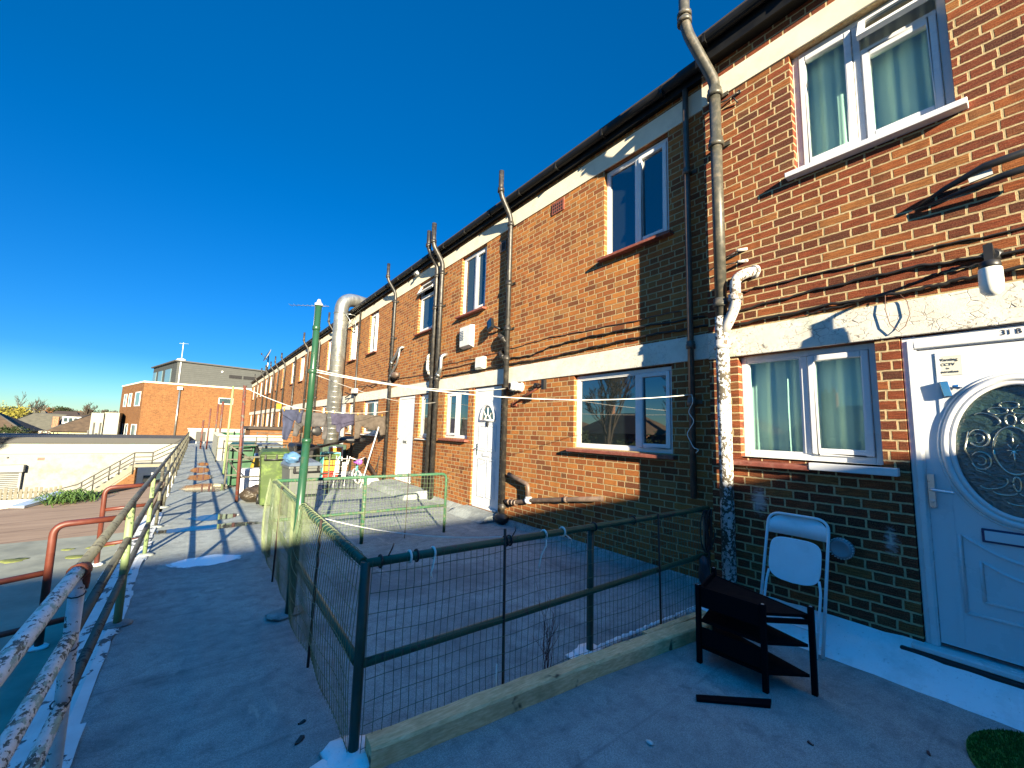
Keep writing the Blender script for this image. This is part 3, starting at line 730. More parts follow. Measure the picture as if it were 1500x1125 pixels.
# the near door with its oval glass
def near_door():
    xf = 4.215; y0, y1, z0, z1 = -.44, .60, .20, 2.392
    f = MB(); W = .075
    for (q, dx) in ((0., 0.), (.028, -.014)):
        f.box(xf+dx, xf+.07+q*.1, y0+q, y0+W-q*.3, z0, z1-q); f.box(xf+dx, xf+.07+q*.1, y1-W+q*.3, y1-q, z0, z1-q)
        f.box(xf+dx, xf+.07+q*.1, y0+W-q*.3, y1-W+q*.3, z1-W+q*.3-.03, z1-q)
    a, b, c, d = y0+W+.004, y1-W-.004, z0+.03, z1-W-.035
    cyy, cz, ry, rz = .08, 1.565, .315, .455
    # leaf with an oval hole
    lf = MB(); n = 72; xo = xf+.008
    ov = [(cyy+ry*math.cos(2*math.pi*k/n), cz+rz*math.sin(2*math.pi*k/n)) for k in range(n)]
    rect = []
    for k in range(n):
        t = 2*math.pi*k/n; dy, dz = math.cos(t)*ry, math.sin(t)*rz
        sc1 = min([(b-cyy)/dy if dy > 1e-6 else ((a-cyy)/dy if dy < -1e-6 else 1e9), (d-cz)/dz if dz > 1e-6 else ((c-cz)/dz if dz < -1e-6 else 1e9)])
        rect.append((cyy+dy*sc1, cz+dz*sc1))
    vs = [(xo, *p) for p in ov] + [(xo, *p) for p in rect] + [(xo+.05, *p) for p in ov]
    fs = []
    for k in range(n):
        l = (k+1) % n; fs += [(k, l, n+l, n+k), (k, 2*n+k, 2*n+l, l)]
    lf.add(vs, fs)
    for cy_, cz_ in ((a, c), (b, c), (a, d), (b, d)):        # fill the corners the ring leaves
        i = min(range(n), key=lambda k: -((rect[k][0]-cyy)*(cy_-cyy)+(rect[k][1]-cz)*(cz_-cz)) if True else 0)
        near = sorted(range(n), key=lambda k: (rect[k][0]-cy_)**2+(rect[k][1]-cz_)**2)
        e1 = [k for k in near if abs(rect[k][0]-cy_) < 1e-6][:1]; e2 = [k for k in near if abs(rect[k][1]-cz_) < 1e-6][:1]
        if e1 and e2: lf.add([(xo, cy_, cz_), (xo, *rect[e1[0]]), (xo, *rect[e2[0]])], [(0, 1, 2)])
    lf.box(xo+.051, xo+.056, a, b, c, .98); 
    dr = lf.build('door', M['upvc_door'], uA, 0, 'white front door with an oval leaded glass')
    f.build('frame', M['upvc'], dr, .007)
    e = MB()    # raised edge moulding on the lock stile, panels below
    e.box(xo-.006, xo, b-.115, b-.095, c+.03, d-.03)
    def strip(pts, r, mbq): mbq.tube([(xo-.001, p[0], p[1]) for p in pts], r, 8)
    top = [(.385-.55*k/16*1., .98-.30*math.sin(min(1, k/16*1.15)*math.pi/2)*.47) for k in range(17)]
    arch = [(.385-.61*(k/24), .985-.14*math.sin(math.pi*k/24)) for k in range(25)]
    strip([(.385, .47)]+arch+[(-.225, .47), (.385, .47)], .011, e)
    arch2 = [(.30-.44*(k/24), .825-.09*math.sin(math.pi*k/24)) for k in range(25)]
    strip([(.30, .565)]+arch2+[(-.14, .565), (.30, .565)], .010, e)
    e.build('moulding', M['upvc_door'], dr)
    o = MB()
    ring = lambda q, x: [(x, cyy+(ry+q)*math.cos(2*math.pi*k/n), cz+(rz+q)*math.sin(2*math.pi*k/n)) for k in range(n)]
    o.tube(ring(.022, xo-.004), .022, 10, closed=True); o.tube(ring(-.012, xo-.006), .016, 8, closed=True); o.tube(ring(.052, xo-.001), .009, 8, closed=True)
    o.build('oval_frame', M['upvc'], dr)
    gl = MB(); vs = [(xo+.018, cyy, cz)] + [(xo+.018, cyy+(ry-.015)*math.cos(2*math.pi*k/n), cz+(rz-.015)*math.sin(2*math.pi*k/n)) for k in range(n)]
    gl.add(vs, [(0, k+1, (k+1) % n+1) for k in range(n)]); gl.build('oval_glass', M['oval_glass'], dr)
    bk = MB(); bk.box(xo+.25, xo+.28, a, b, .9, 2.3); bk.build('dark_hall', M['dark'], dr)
    le = MB(); X_ = xo+.013
    def el(cy_, cz_, r1, r2, r=.0055, a0=0, a1=360, tilt=0.):
        pts = []
        for k in range(33):
            t = R(a0+(a1-a0)*k/32); yy, zz = r1*math.cos(t), r2*math.sin(t)
            pts.append((X_, cy_+yy*math.cos(tilt)-zz*math.sin(tilt), cz_+yy*math.sin(tilt)+zz*math.cos(tilt)))
        le.tube(pts, r, 6)
    el(cyy+.03, cz, .085, .155, .007)
    for k in range(8):
        t = math.pi*k/4+.0; L_ = .12 if k % 4 == 2 else (.06 if k % 2 else .055)
        le.tube([(X_, cyy+.03, cz), (X_, cyy+.03+.55*L_*math.cos(t), cz+L_*math.sin(t))], [.006, .002], 6)
    for sgn in (1, -1):
        c0 = cyy+.03
        el(c0+sgn*.145, cz+.075, .045, .058, .006, 20, 330); el(c0+sgn*.145, cz+.075, .022, .030, .005, 40, 300)
        el(c0+sgn*.145, cz-.075, .045, .058, .006, 30, 340); el(c0+sgn*.145, cz-.075, .022, .030, .005, 60, 320)
        el(c0+sgn*.10, cz+.205, .06, .035, .005, 0, 200, sgn*.5); el(c0+sgn*.10, cz-.215, .065, .04, .005, 170, 360, -sgn*.4)
        el(c0+sgn*.05, cz+.262, .042, .022, .005); el(c0+sgn*.055, cz-.27, .05, .022, .005, 180, 360)
        le.tube([(X_, c0+sgn*.19, cz+.12), (X_, c0+sgn*.215, cz), (X_, c0+sgn*.17, cz-.14), (X_, c0+sgn*.06, cz-.19)], .005, 6)
    el(cyy+.03, cz+.30, .04, .022, .005); el(cyy+.03, cz+.20, .022, .038, .005); el(cyy+.03, cz-.215, .016, .045, .006)
    el(cyy+.03, cz-.33, .05, .02, .004, 180, 360)
    le.build('leading', M['lead'], dr)
    hd = MB(); hd.box(xf-.020, xf+.008, .482, .518, 1.145, 1.38)
    hd.tube(rounded([(xf-.02, .50, 1.27), (xf-.065, .50, 1.27), (xf-.065, .385, 1.262)], .02), .010, 10); hd.lathe((xf-.021, .50, 1.19), (-1, 0, 0), [(0, .012), (.004, .010)], 12)
    hd.build('handle', M['chrome_dull'], dr, .004)
    lb = MB(); lb.box(xo-.011, xo, -.17, .285, .955, 1.045); lb.build('letterbox', M['letter_trim'], dr, .004)
    lb = MB(); lb.box(xo-.016, xo-.011, -.16, .272, .968, 1.032); lb.build('letter_flap', M['upvc_door'], dr, .003)
    kn = MB(); kn.obox((xo-.018, .385, 1.985), .022, .055, .016, (0, 1, 0), (0, .15, 1)); kn.lathe((xo-.03, .355, 2.0), (.2, -1, -.15), [(0, .012), (.03, .02), (.05, .004)], 12)
    kn.build('knocker', M['chrome'], dr, .004)
    st = MB(); st.box(xo-.003, xo, .298, .435, 2.085, 2.225)
    sk = st.build('sticker', M['sticker'], dr)
    for txt, zc, sz, dy in (('Warning', 2.197, .029, 0), ('CCTV', 2.162, .027, 0), ('in', 2.135, .020, 0), ('operation', 2.110, .026, 0)):
        text_mesh(txt, (xo-.0045, .3665+dy, zc), sz, 'ink', dr)
    text_mesh('31 B', (xf-.016, .065, 2.345), .05, 'ink', dr, 1.0)
    th = MB(); th.box(4.115, 4.30, -.46, .66, .165, .20); th.build('threshold', M['upvc'], dr, .006)
    th = MB(); th.box(4.10, 4.17, -.47, .72, .105, .162); th.build('weather_strip', M['rubber'], dr, .01)
def text_mesh(txt, loc, size, mat, par, xs=1.0):
    cu = bpy.data.curves.new('lettering', 'FONT'); cu.body = txt; cu.size = size; cu.align_x = 'CENTER'; cu.align_y = 'CENTER'; cu.extrude = .0006
    tmp = bpy.data.objects.new('tmp', cu); col.objects.link(tmp)
    dg = bpy.context.evaluated_depsgraph_get(); me = bpy.data.meshes.new_from_object(tmp.evaluated_get(dg))
    bpy.data.objects.remove(tmp); bpy.data.curves.remove(cu)
    # text's x runs to -Y (reading from outside, facing +X), its y to +Z, its normal to -X
    for v in me.vertices: v.co = Vector((-v.co.z, -v.co.x*xs, v.co.y))
    me.materials.clear(); me.materials.append(M[mat])
    o = bpy.data.objects.new('lettering', me); col.objects.link(o)
    base = Vector((0, 0, 0)); q = par
    while q is not None: base += q.location; q = q.parent
    o.location = Vector(loc)-base; o.parent = par
    return o
M['ink'] = paint('black_ink', (.02, .02, .025), .6, .05)
M['sticker'] = paint('pale_sticker', (.62, .60, .50), .5, .05)
M['letter_trim'] = paint('dark_letterbox_trim', (.03, .03, .10), .3, .05)
M['chrome_dull'] = paint('worn_chrome', (.6, .63, .65), .3, .08, metal=1.)
M['lead'] = paint('bright_leading', (.55, .55, .45), .22, .1, 20, metal=1.)
def oval():
    n = NT('textured_oval_glass')
    n.bump(n.m('ADD', n.noise(60, 4, .6), n.m('MULTIPLY', n.vor(38), .6)), .55, .01)
    c = n.mix(n.rng(n.noise(9, 4), .3, .7), (.012, .022, .018), (.03, .06, .045))
    return n.set(c, .10, 0., None, 2.2)
M['oval_glass'] = oval()
near_door()

RS = ('red_tile', .11, .055)
B = flat('second brick flat along, with a wide sky-reflecting window and a panelled white door', NB, 8.6, XF,
         [(2.62, 4.20, 1.385, 2.447), (6.03, 6.97, .12, 2.447), (7.18, 8.20, 1.405, 2.447), (2.62, 3.64, 4.10, 5.437), (6.70, 7.68, 4.08, 5.437)], LF, FF, EF, 'brick_far', 'lintel')
window(B, 2.62, 4.20, 1.385, 2.43, 4.46, 3.135, (0,), 'glass_dark', ('red_tile', .155, .06), vent=False, label='wide ground floor window reflecting sky and trees')
window(B, 7.18, 8.20, 1.405, 2.43, 4.46, 7.69, (1,), 'glass_dark', ('red_tile', .155, .06))
window(B, 2.62, 3.64, 4.10, 5.42, 4.46, 3.12, (0,), 'glass_dark', ('red_tile', .155, .06))
window(B, 6.70, 7.68, 4.08, 5.42, 4.46, 7.19, (0,), 'glass_far', ('red_tile', .155, .06))
plain_door(B, 6.03, 6.97, .125, 2.43, 4.43, True, 'panelled white door with a half-round fanlight')
C = flat('third brick flat along, with a plain white door beside a narrow window', 8.6, 14.75, XF,
         [(8.96, 9.53, 1.36, 2.447), (9.79, 10.87, .2, 2.447), (12.5, 13.86, 1.37, 2.447), (8.92, 9.90, 4.06, 5.437), (12.98, 13.83, 4.05, 5.437)], LF, FF, EF, 'brick_far', 'lintel')
window(C, 8.96, 9.53, 1.36, 2.43, 4.46, None, (0,), 'glass_dark', ('upvc', .12, .04))
window(C, 12.5, 13.86, 1.37, 2.43, 4.46, 13.0, (0,), 'glass_far', ('upvc', .12, .05))
window(C, 8.92, 9.90, 4.06, 5.42, 4.46, None, (0,), 'glass_far', ('red_tile', .14, .05), fan_of=0, label='upper window with its fanlight hanging open')
window(C, 12.98, 13.83, 4.05, 5.42, 4.46, 13.3, (1,), 'glass_far', ('red_tile', .14, .05))
plain_door(C, 9.79, 10.87, .2, 2.43, 4.42, False, 'plain white door')
far_labels = ['brick flat behind the big galvanised duct', 'brick flat just beyond the big galvanised duct', 'brick flat next on the near side of the one carrying the satellite dish',
              'distant brick flat with the satellite dish standing over its eaves', 'next to last brick flat of the terrace', 'last and farthest brick flat, at the end of the terrace']
for i in range(6):
    y = 14.75+6.15*i
    e = y+6.15 if i < 5 else 51.8
    hs_ = [(y+.4, y+1.3, 4.05, 5.437), (y+3.7, y+4.8, 4.02, 5.437), (y+.25, y+.8, 1.37, 2.447), (y+1.2, y+2.15, .15, 2.447), (y+3.6, y+4.95, 1.37, 2.447)]
    u = flat(far_labels[i], y, e, XF, hs_, LF, FF, EF, 'brick_far', 'lintel', i == 5)
    window(u, y+.4, y+1.3, 4.05, 5.42, 4.46, y+.85, (1,), 'glass_far', ('red_tile', .14, .05))
    window(u, y+3.7, y+4.8, 4.02, 5.42, 4.46, y+4.2, (0,), 'glass_far', ('red_tile', .14, .05))
    window(u, y+.25, y+.8, 1.37, 2.43, 4.46, None, (0,), 'glass_far', ('upvc', .12, .05))
    window(u, y+3.6, y+4.95, 1.37, 2.43, 4.46, y+4.2, (0,), 'glass_far', ('upvc', .12, .05))
    plain_door(u, y+1.2, y+2.15, .15, 2.43, 4.42)
# small pale fillets where the deck meets the far walls, and the step at the plain door
for u, a, b, dep in ((B, NB+.02, 5.95, .07), (B, 7.0, 8.58, .16), (C, 10.9, 14.7, .12)):
    s = MB(); s.hexa([(XF-dep, a, 0), (XF+.01, a, 0), (XF+.01, b, 0), (XF-dep, b, 0)], [(XF-.03, a, .075), (XF+.01, a, .09), (XF+.01, b, .09), (XF-.03, b, .075)])
    s.build('fillet', M['deck'], u)
s = MB(); s.hexa([(3.75, 8.7, 0), (4.41, 8.62, 0), (4.41, 11.2, 0), (3.75, 11.1, 0)], [(3.83, 8.76, .15), (4.41, 8.66, .19), (4.41, 11.1, .19), (3.83, 11.0, .15)])
s.build('doorstep', M['deck'], C, .02)
s = MB(); s.hexa([(3.95, 5.95, 0), (4.41, 5.95, 0), (4.41, 7.1, 0), (3.95, 7.1, 0)], [(4.15, 5.97, .10), (4.41, 5.97, .12), (4.41, 7.08, .12), (4.15, 7.08, .10)])
s.build('doorstep', M['deck'], B, .02)

# ---------------------------------------------------------------- pipes on the wall
PG = 'soil pipes up the back wall'
def soil_pipe(label, y, xw, r, z0, z1, mat, swan=None, collars=(), branches=(), rawtop=False):
    """upright pipe on the wall plane xw; swan = (x, z where it kinks, top z) carries it round the gutter"""
    x = xw-r-.035
    t = thing('soil_pipe', (x, y, z0), label, 'pipe', PG)
    path = [(x, y, z0), (x, y, z1)]
    if swan:
        path = rounded([(x, y, z0), (x, y, swan[1]), (swan[0], y+.02, swan[1]+.38), (swan[0], y+.02, swan[2])], .12)
    mb = MB(); mb.tube(path, r, 14); mb.build('pipe', M[mat], t)
    for cz in collars:
        c = MB(); c.lathe((x, y, cz-.045), (0, 0, 1), [(0, r+.004), (.004, r+.016), (.05, r+.016), (.056, r+.010), (.085, r+.010), (.09, r+.002)], 16)
        c.box(x+r*.6, xw+.003, y-.022, y+.022, cz-.02, cz+.02); c.box(xw-.012, xw+.002, y-r-.05, y+r+.05, cz-.022, cz+.022)
        c.build('collar', M[mat], t)
    if swan:
        c = MB(); c.lathe((swan[0], y+.02, swan[1]+.42), (0, 0, 1), [(0, r+.002), (.004, r+.015), (.08, r+.015), (.084, r+.002)], 16); c.build('collar', M[mat], t)
    for pts, br, bm_ in branches:
        b = MB(); b.tube(rounded(pts, .07), br, 12)
        e = Vector(pts[0]); d = (Vector(pts[1])-e).normalized(); b.lathe(e+d*.10, d, [(0, br+.002), (.003, br+.013), (.05, br+.013), (.054, br+.002)], 14)
        b.build('branch', M[bm_], t)
    return t
# the thick pipe at the corner of the near flat: painted iron above, flaking white paint below
x = 4.09
t = thing('soil_pipe', (x, 1.88, .17), 'thick soil pipe at the near corner, grey above and flaking white paint below', 'pipe', PG)
mb = MB(); mb.tube([(x, 1.88, 2.80), (x, 1.88, 5.30)]+rounded([(x, 1.88, 5.30), (x, 1.88, 5.42), (3.83, 2.06, 6.04), (3.83, 2.06, 7.3)], .16), .056, 18); mb.build('pipe', M['grey_pipe'], t)
mb = MB(); mb.tube([(x, 1.88, .17), (x, 1.88, 2.80)], .062, 18); mb.build('painted_pipe', M['flaky_pipe'], t, 0, 'lower length covered in flaking white paint')
for cz, mt in ((5.28, 'grey_pipe'), (4.70, 'grey_pipe'), (2.95, 'grey_pipe'), (2.52, 'flaky_elbow')):
    c = MB(); c.lathe((x, 1.88, cz-.05), (0, 0, 1), [(0, .06), (.004, .078), (.045, .078), (.05, .070), (.09, .070), (.094, .06)], 18)
    c.box(x+.03, 4.203, 1.86, 1.90, cz-.02, cz+.02); c.box(x+.09, 4.20, 1.78, 1.98, cz-.02, cz+.02); c.build('collar', M[mt], t)
for cz in (6.12, 6.2):
    c = MB(); c.lathe((3.83, 2.06, cz-.03), (0, 0, 1), [(0, .058), (.004, .076), (.045, .076), (.05, .058)], 18); c.build('collar', M['grey_pipe'], t)
b = MB(); b.tube(rounded([(4.09, 1.88, 2.62), (4.075, 1.78, 2.78), (4.07, 1.73, 2.90), (4.07, 1.73, 3.16), (4.16, 1.62, 3.22), (4.26, 1.58, 3.22)], .08), .05, 14)
b.lathe((4.07, 1.73, 2.93), (0, 0, 1), [(0, .05), (.004, .066), (.03, .066), (.034, .058), (.06, .066), (.064, .05)], 16)
b.lathe((4.185, 1.61, 3.22), (.85, -.45, 0), [(0, .05), (.004, .068), (.03, .068)], 16)
b.build('branch', M['flaky_elbow'], t, 0, 'dirty white swept elbow into the wall')
soil_pipe('slim brown pipe beside the thick corner pipe, with a white line tied round it', 2.34, XF, .034, .93, 5.78, 'brown_pipe', None, (4.72, 2.62, 1.98))
soil_pipe('black soil pipe to the right of the panelled white door', 5.79, XF, .048, .02, 5.6, 'black_pipe', (4.08, 5.58, 6.42), (5.45, 4.3, 3.45, 2.9, .3),
          [([(4.3, 5.79, 3.18), (4.28, 5.95, 3.33), (4.36, 6.1, 3.38), (4.45, 6.1, 3.38)], .04, 'black_pipe'), ([(4.3, 5.79, 2.85), (4.28, 5.95, 3.0), (4.36, 6.02, 3.05), (4.45, 6.02, 3.05)], .035, 'black_pipe')])
soil_pipe('left one of the tight pair of black soil pipes', 8.74, XF, .052, .02, 5.6, 'black_pipe', (4.06, 5.55, 6.38), (5.3, 4.5, 2.8), [([(4.31, 8.74, 2.85), (4.30, 8.95, 3.0), (4.30, 8.95, 3.35), (4.45, 8.95, 3.4)], .045, 'flaky_elbow')])
soil_pipe('right one of the tight pair of black soil pipes', 8.46, XF, .056, .02, 5.6, 'black_pipe', (4.05, 5.55, 6.46), (5.3, 4.5, 2.75), [([(4.3, 8.46, 2.75), (4.28, 8.24, 2.95), (4.28, 8.24, 3.25), (4.45, 8.2, 3.32)], .045, 'steel')])
soil_pipe('black soil pipe with pale branch elbows left of the plain white door', 11.4, XF, .045, .02, 5.6, 'black_pipe', (4.06, 5.55, 6.40), (5.3, 4.2, 3.4, 2.9),
          [([(4.3, 11.4, 3.4), (4.28, 11.1, 3.55), (4.28, 10.75, 3.8), (4.45, 10.7, 3.85)], .035, 'steel'), ([(4.3, 11.4, 3.0), (4.28, 11.1, 3.2), (4.28, 10.85, 3.4), (4.28, 10.72, 3.75)], .03, 'steel')])
soil_pipe('thin black pipe ending below the gutter, right of two narrow upper windows', 14.72, XF, .035, .02, 5.72, 'black_pipe', None, (4.6, 2.9))
soil_pipe('dark pipe just beyond the galvanised duct', 18.2, XF, .04, .02, 5.6, 'black_pipe', (4.06, 5.55, 6.4), (4.6, 2.9))
for y, top, lab in ((20.8, 6.0, 'first dark pipe seen past the green washing pole'), (23.3, 6.42, 'second dark pipe past the green washing pole, with a tall vent'), (26.8, 5.75, 'third dark pipe past the green washing pole, stopping at the gutter'),
                    (30.4, 6.3, 'fourth dark pipe past the green washing pole'), (33.2, 6.42, 'fifth dark pipe past the green washing pole, thick vented top'),
                    (35.4, 6.3, 'sixth dark pipe past the green washing pole'), (38.2, 6.35, 'far thin pipe near the satellite dish'), (41., 6.4, 'farther thin pipe left of the satellite dish'), (46., 6.3, 'farthest pipe near the end of the terrace')):
    soil_pipe(lab, y, XF, .05, .02, 5.6, 'black_pipe', (4.06, 5.55, top) if top > 5.95 else None, (4.4, 2.9))

# waste pipe along the foot of the wall
t = thing('waste_pipe', (4.3, 4.6, .4), 'black waste pipe low on the brick wall with a white joint', 'pipe')
mb = MB(); mb.tube(rounded([(4.31, 5.62, .86), (4.31, 5.35, .80), (4.31, 5.10, .74), (4.31, 5.08, .50)], .06), .036, 12)
mb.tube([(4.31, 5.68, .40), (4.31, 5.4, .42), (4.31, 5.08, .50), (4.31, 4.3, .63), (4.31, 3.58, .745)], .034, 12); mb.build('pipe', M['brown_pipe'], t)
for (y, z) in ((5.60, .405), (5.5, .41), (5.42, .415)):
    c = MB(); c.lathe((4.31, y, z), (0, -1, .05), [(0, .036), (.004, .05), (.03, .05), (.034, .036)], 14); c.build('collar', M['brown_pipe'], t)
c = MB(); c.lathe((4.31, 5.13, .495), (0, -1, .16), [(0, .036), (.004, .055), (.05, .055), (.055, .048), (.09, .055), (.094, .036)], 14); c.lathe((4.31, 5.08, .56), (0, 0, -1), [(0, .036), (.004, .052), (.05, .052)], 14)
c.build('joint', M['white_paint'], t)
c = MB(); c.lathe((4.31, 4.28, .635), (0, -1, .16), [(0, .034), (.004, .045), (.05, .045), (.054, .034)], 12); c.build('collar', M['brown_pipe'], t)
mb = MB(); mb.blob((4.3, 5.78, .09), .10, .14, .09, 0, 16, 10, .2, 4)
one('rubble_heap', mb, M['rubber'], 'dark lump of debris at the foot of the soil pipe by the panelled door', 'debris')

# fixtures on the wall
def al(o): return o
t = thing('alarm_box', (XF, 7.28, 3.34), 'white slotted box on the wall above the panelled door', 'alarm box')
b = MB(); b.hexa([(4.30, 7.06, 3.34), (4.40, 7.04, 3.30), (4.40, 7.50, 3.30), (4.30, 7.48, 3.34)], [(4.29, 7.06, 3.76), (4.40, 7.04, 3.78), (4.40, 7.50, 3.78), (4.29, 7.48, 3.76)]); b.build('case', M['sticker2'] if 'sticker2' in M else M['white_paint'], t, .012)
b = MB()
for k in range(6): b.box(4.286, 4.296, 7.30, 7.46, 3.48+.035*k, 3.495+.035*k)
b.build('slots', M['steel'], t)
t = thing('floodlight', (XF, 6.25, 3.5), 'black tilted floodlight on the wall left of the soil pipe', 'floodlight')
b = MB(); b.obox((4.27, 6.28, 3.60), .13, .075, .035, (.25, .5, .85), (.1, -.9, .5)); b.build('head', M['rubber'], t, .01)
b = MB(); b.tube([(4.4, 6.08, 3.50), (4.33, 6.12, 3.52), (4.28, 6.24, 3.58)], .02, 8); b.build('arm', M['rubber'], t)
b = MB(); b.obox((4.236, 6.26, 3.62), .11, .055, .006, (.25, .5, .85), (.1, -.9, .5)); b.build('lens', M['glass_dark'], t)
t = thing('bulkhead_light', (XF, 6.68, 2.79), 'cream bulkhead light above the panelled white door', 'wall light')
b = MB(); b.box(4.30, 4.40, 6.55, 6.83, 2.79, 3.04); b.build('body', M['sticker'], t, .02)
b = MB(); b.box(4.285, 4.30, 6.58, 6.80, 2.82, 3.01); b.build('diffuser', M['white_paint'], t, .01)
t = thing('air_brick', (XF, 4.60, 5.2), 'dark red air brick set high in the wall under the cream band', 'air brick')
b = MB(); b.box(4.385, 4.405, 4.46, 4.74, 5.20, 5.40); b.build('plate', M['red_tile'], t)
b = MB()
for k in range(5):
    for j in range(3): b.box(4.380, 4.386, 4.49+.048*k, 4.51+.048*k, 5.225+.055*j, 5.255+.055*j)
b.build('holes', M['dark'], t)
t = thing('air_brick', (XF, 6.1, 5.05), 'small dark vent hole high beside the black soil pipe', 'air brick')
b = MB(); b.box(4.385, 4.405, 6.02, 6.20, 5.05, 5.25); b.build('plate', M['brown_pipe'], t)
b = MB(); b.box(4.380, 4.386, 6.05, 6.10, 5.08, 5.22); b.box(4.380, 4.386, 6.12, 6.17, 5.08, 5.22); b.build('holes', M['dark'], t)
t = thing('flue', (4.3, 5.45, 2.3), 'white ribbed boiler flue poking out beside the soil pipe under the lintel', 'flue')
b = MB(); b.lathe((4.42, 5.43, 2.35), (-1, .25, .05), [(0, .06), (.02, .085), (.04, .085), (.05, .07), (.12, .07), (.125, .08), (.15, .08), (.155, .07), (.18, .07), (.185, .08), (.21, .08), (.215, .068), (.25, .06)], 20); b.build('pipe', M['white_paint'], t)
b = MB(); b.lathe((4.178, 5.492, 2.363), (-1, .25, .05), [(0, .055), (.004, .05)], 18); b.build('mouth', M['dark'], t)
t = thing('line_bracket', (4.3, 5.1, 2.0), 'rusty triangular wall bracket left of the wide window', 'bracket')
b = MB(); b.tube([(4.38, 5.62, 2.06), (4.30, 5.2, 2.19), (4.20, 4.66, 2.32)], .016, 8); b.tube([(4.20, 4.66, 2.33), (4.36, 5.0, 2.36)], .014, 8); b.box(4.38, 4.40, 5.56, 5.68, 2.03, 2.10); b.build('arm', M['rust'] if 'rust' in M else M['red_tile'], t)
b = MB(); b.box(4.17, 4.23, 4.62, 4.68, 2.25, 2.40); b.box(4.33, 4.40, 4.98, 5.04, 2.33, 2.39); b.build('clamp', M['rubber'], t)
LX, LY, LZ = 3.88, .115, 2.715
t = thing('wall_lamp', (LX, LY, LZ-.2), 'white glass jar lamp hanging from a bracket over the oval-glass door', 'wall lamp')
b = MB(); b.lathe((LX, LY, LZ), (0.03, .015, -1), [(0, .042), (.01, .052), (.11, .054), (.155, .050), (.178, .032), (.186, .005)], 24); b.build('jar', M['milk_glass'], t)
b = MB(); b.lathe((LX, LY, LZ+.045), (0, 0, -1), [(0, .03), (.01, .046), (.04, .050), (.05, .046)], 20)
b.tube(rounded([(LX, LY, LZ+.04), (LX, LY, LZ+.15), (4.0, LY-.005, LZ+.19), (4.21, LY-.01, LZ+.17)], .05), .013, 10); b.box(LX-.02, LX+.02, LY-.02, LY+.02, LZ+.04, LZ+.15); b.build('bracket', M['rubber'], t)
b = MB(); b.lathe((4.21, LY-.01, LZ+.17), (-1, 0, 0), [(0, .05), (.01, .05), (.04, .03)], 16); b.build('wall_plate', M['rubber'], t)
t = thing('vent_cap', (4.12, 1.03, .66), 'round grey vent cap low on the wall beside the folding chair', 'vent cap')
b = MB(); b.lathe((4.22, 1.02, .745), (-1, .12, .02), [(0, .066), (.07, .066), (.075, .082), (.085, .082), (.09, .072), (.105, .070), (.112, .060), (.104, .052), (.104, .002)], 24); b.build('cap', M['cap_grey'], t)
b = MB()
for k in range(24):
    a_ = 2*math.pi*k/24; b.obox((4.135, 1.03+.078*math.cos(a_), .747+.078*math.sin(a_)), .014, .0035, .004, (-1, .12, .02), (0, math.cos(a_), math.sin(a_)))
b.build('ribs', M['white_paint'], t)
t = thing('cut_bracket', (4.15, .15, 3.35), 'broken black two-armed bracket sticking off the brickwork under the upper window', 'bracket')
b = MB(); b.tube([(4.19, .47, 3.37), (4.13, .30, 3.43), (4.10, .10, 3.49), (4.08, -.25, 3.50)], [.004, .018, .026, .026], 10); b.build('arm', M['rubber'], t)
b = MB(); b.tube([(4.185, .45, 3.36), (4.13, .22, 3.37), (4.10, .02, 3.385), (4.09, -.25, 3.39)], [.004, .018, .024, .024], 10); b.build('arm', M['rubber'], t)
b = MB(); b.obox((4.12, .12, 3.44), .055, .022, .01, (0, -1, .12), (0, .1, 1)); b.build('tape', M['white_paint'], t)
t = thing('cable_hook', (4.14, 1.72, 5.15), 'small wire hook on the brickwork right of the thick pipe, under the cream band', 'hook')
b = MB(); b.tube([(4.09, 1.86, 5.14), (4.15, 1.78, 5.17), (4.17, 1.70, 5.20), (4.19, 1.67, 5.21)], .009, 8); b.lathe((4.18, 1.675, 5.21), (1, 0, 0), [(0, .02), (.03, .02)], 12); b.tube([(4.19, 1.69, 5.10), (4.16, 1.72, 5.16)], .007, 6); b.build('wire', M['black_pipe'], t)
for i, (zz, zl) in enumerate(((3.47, 3.48), (3.40, 3.36))):
    t = thing('pipe_stub', (4.14, 1.70, zz), ('upper' if i == 0 else 'lower')+' short white pipe stub above the dirty white elbow', 'pipe stub')
    b = MB(); b.tube([(4.10, 1.84, zz-.06), (4.16, 1.72, zl-.01)], .007, 8); b.build('wire', M['cable'], t)
    b = MB(); b.tube([(4.14, 1.73, zl-.012), (4.205, 1.66, zl)], .016, 10); b.build('stub', M['flaky_elbow'], t)

# cables along the wall
def cable(label, pts, r=.008, mat='cable'):
    P = []
    for (a, b_) in zip(pts, pts[1:]):
        for k in range(12):
            q = k/12; P.append(Vector(a).lerp(Vector(b_), q)+Vector((0, 0, .006*math.sin(len(P)*.9)+.004*math.sin(len(P)*2.3))))
    P.append(Vector(pts[-1]))
    mb = MB(); mb.tube(P, r, 6); one('cable', mb, M[mat], label, 'cable', 'cables along the back wall')
cable('black cable running high across the near brickwork, above the lamp', [(4.19, -.6, 3.01), (4.19, .1, 3.03), (4.19, .7, 3.045), (4.19, 1.6, 3.05), (4.19, 1.8, 3.03)], .008)
cable('middle black cable on the near brickwork, meeting the lamp', [(4.19, -.6, 2.86), (4.185, .1, 2.88), (4.185, .5, 2.92), (4.19, 1.1, 2.905), (4.19, 1.75, 2.86), (4.19, 2.0, 2.84)], .012)
cable('lowest thick cable resting on top of the near flaking lintel', [(4.17, -.6, 2.74), (4.175, .2, 2.76), (4.175, .46, 2.74), (4.175, 1.0, 2.745), (4.175, 1.8, 2.72)], .013)
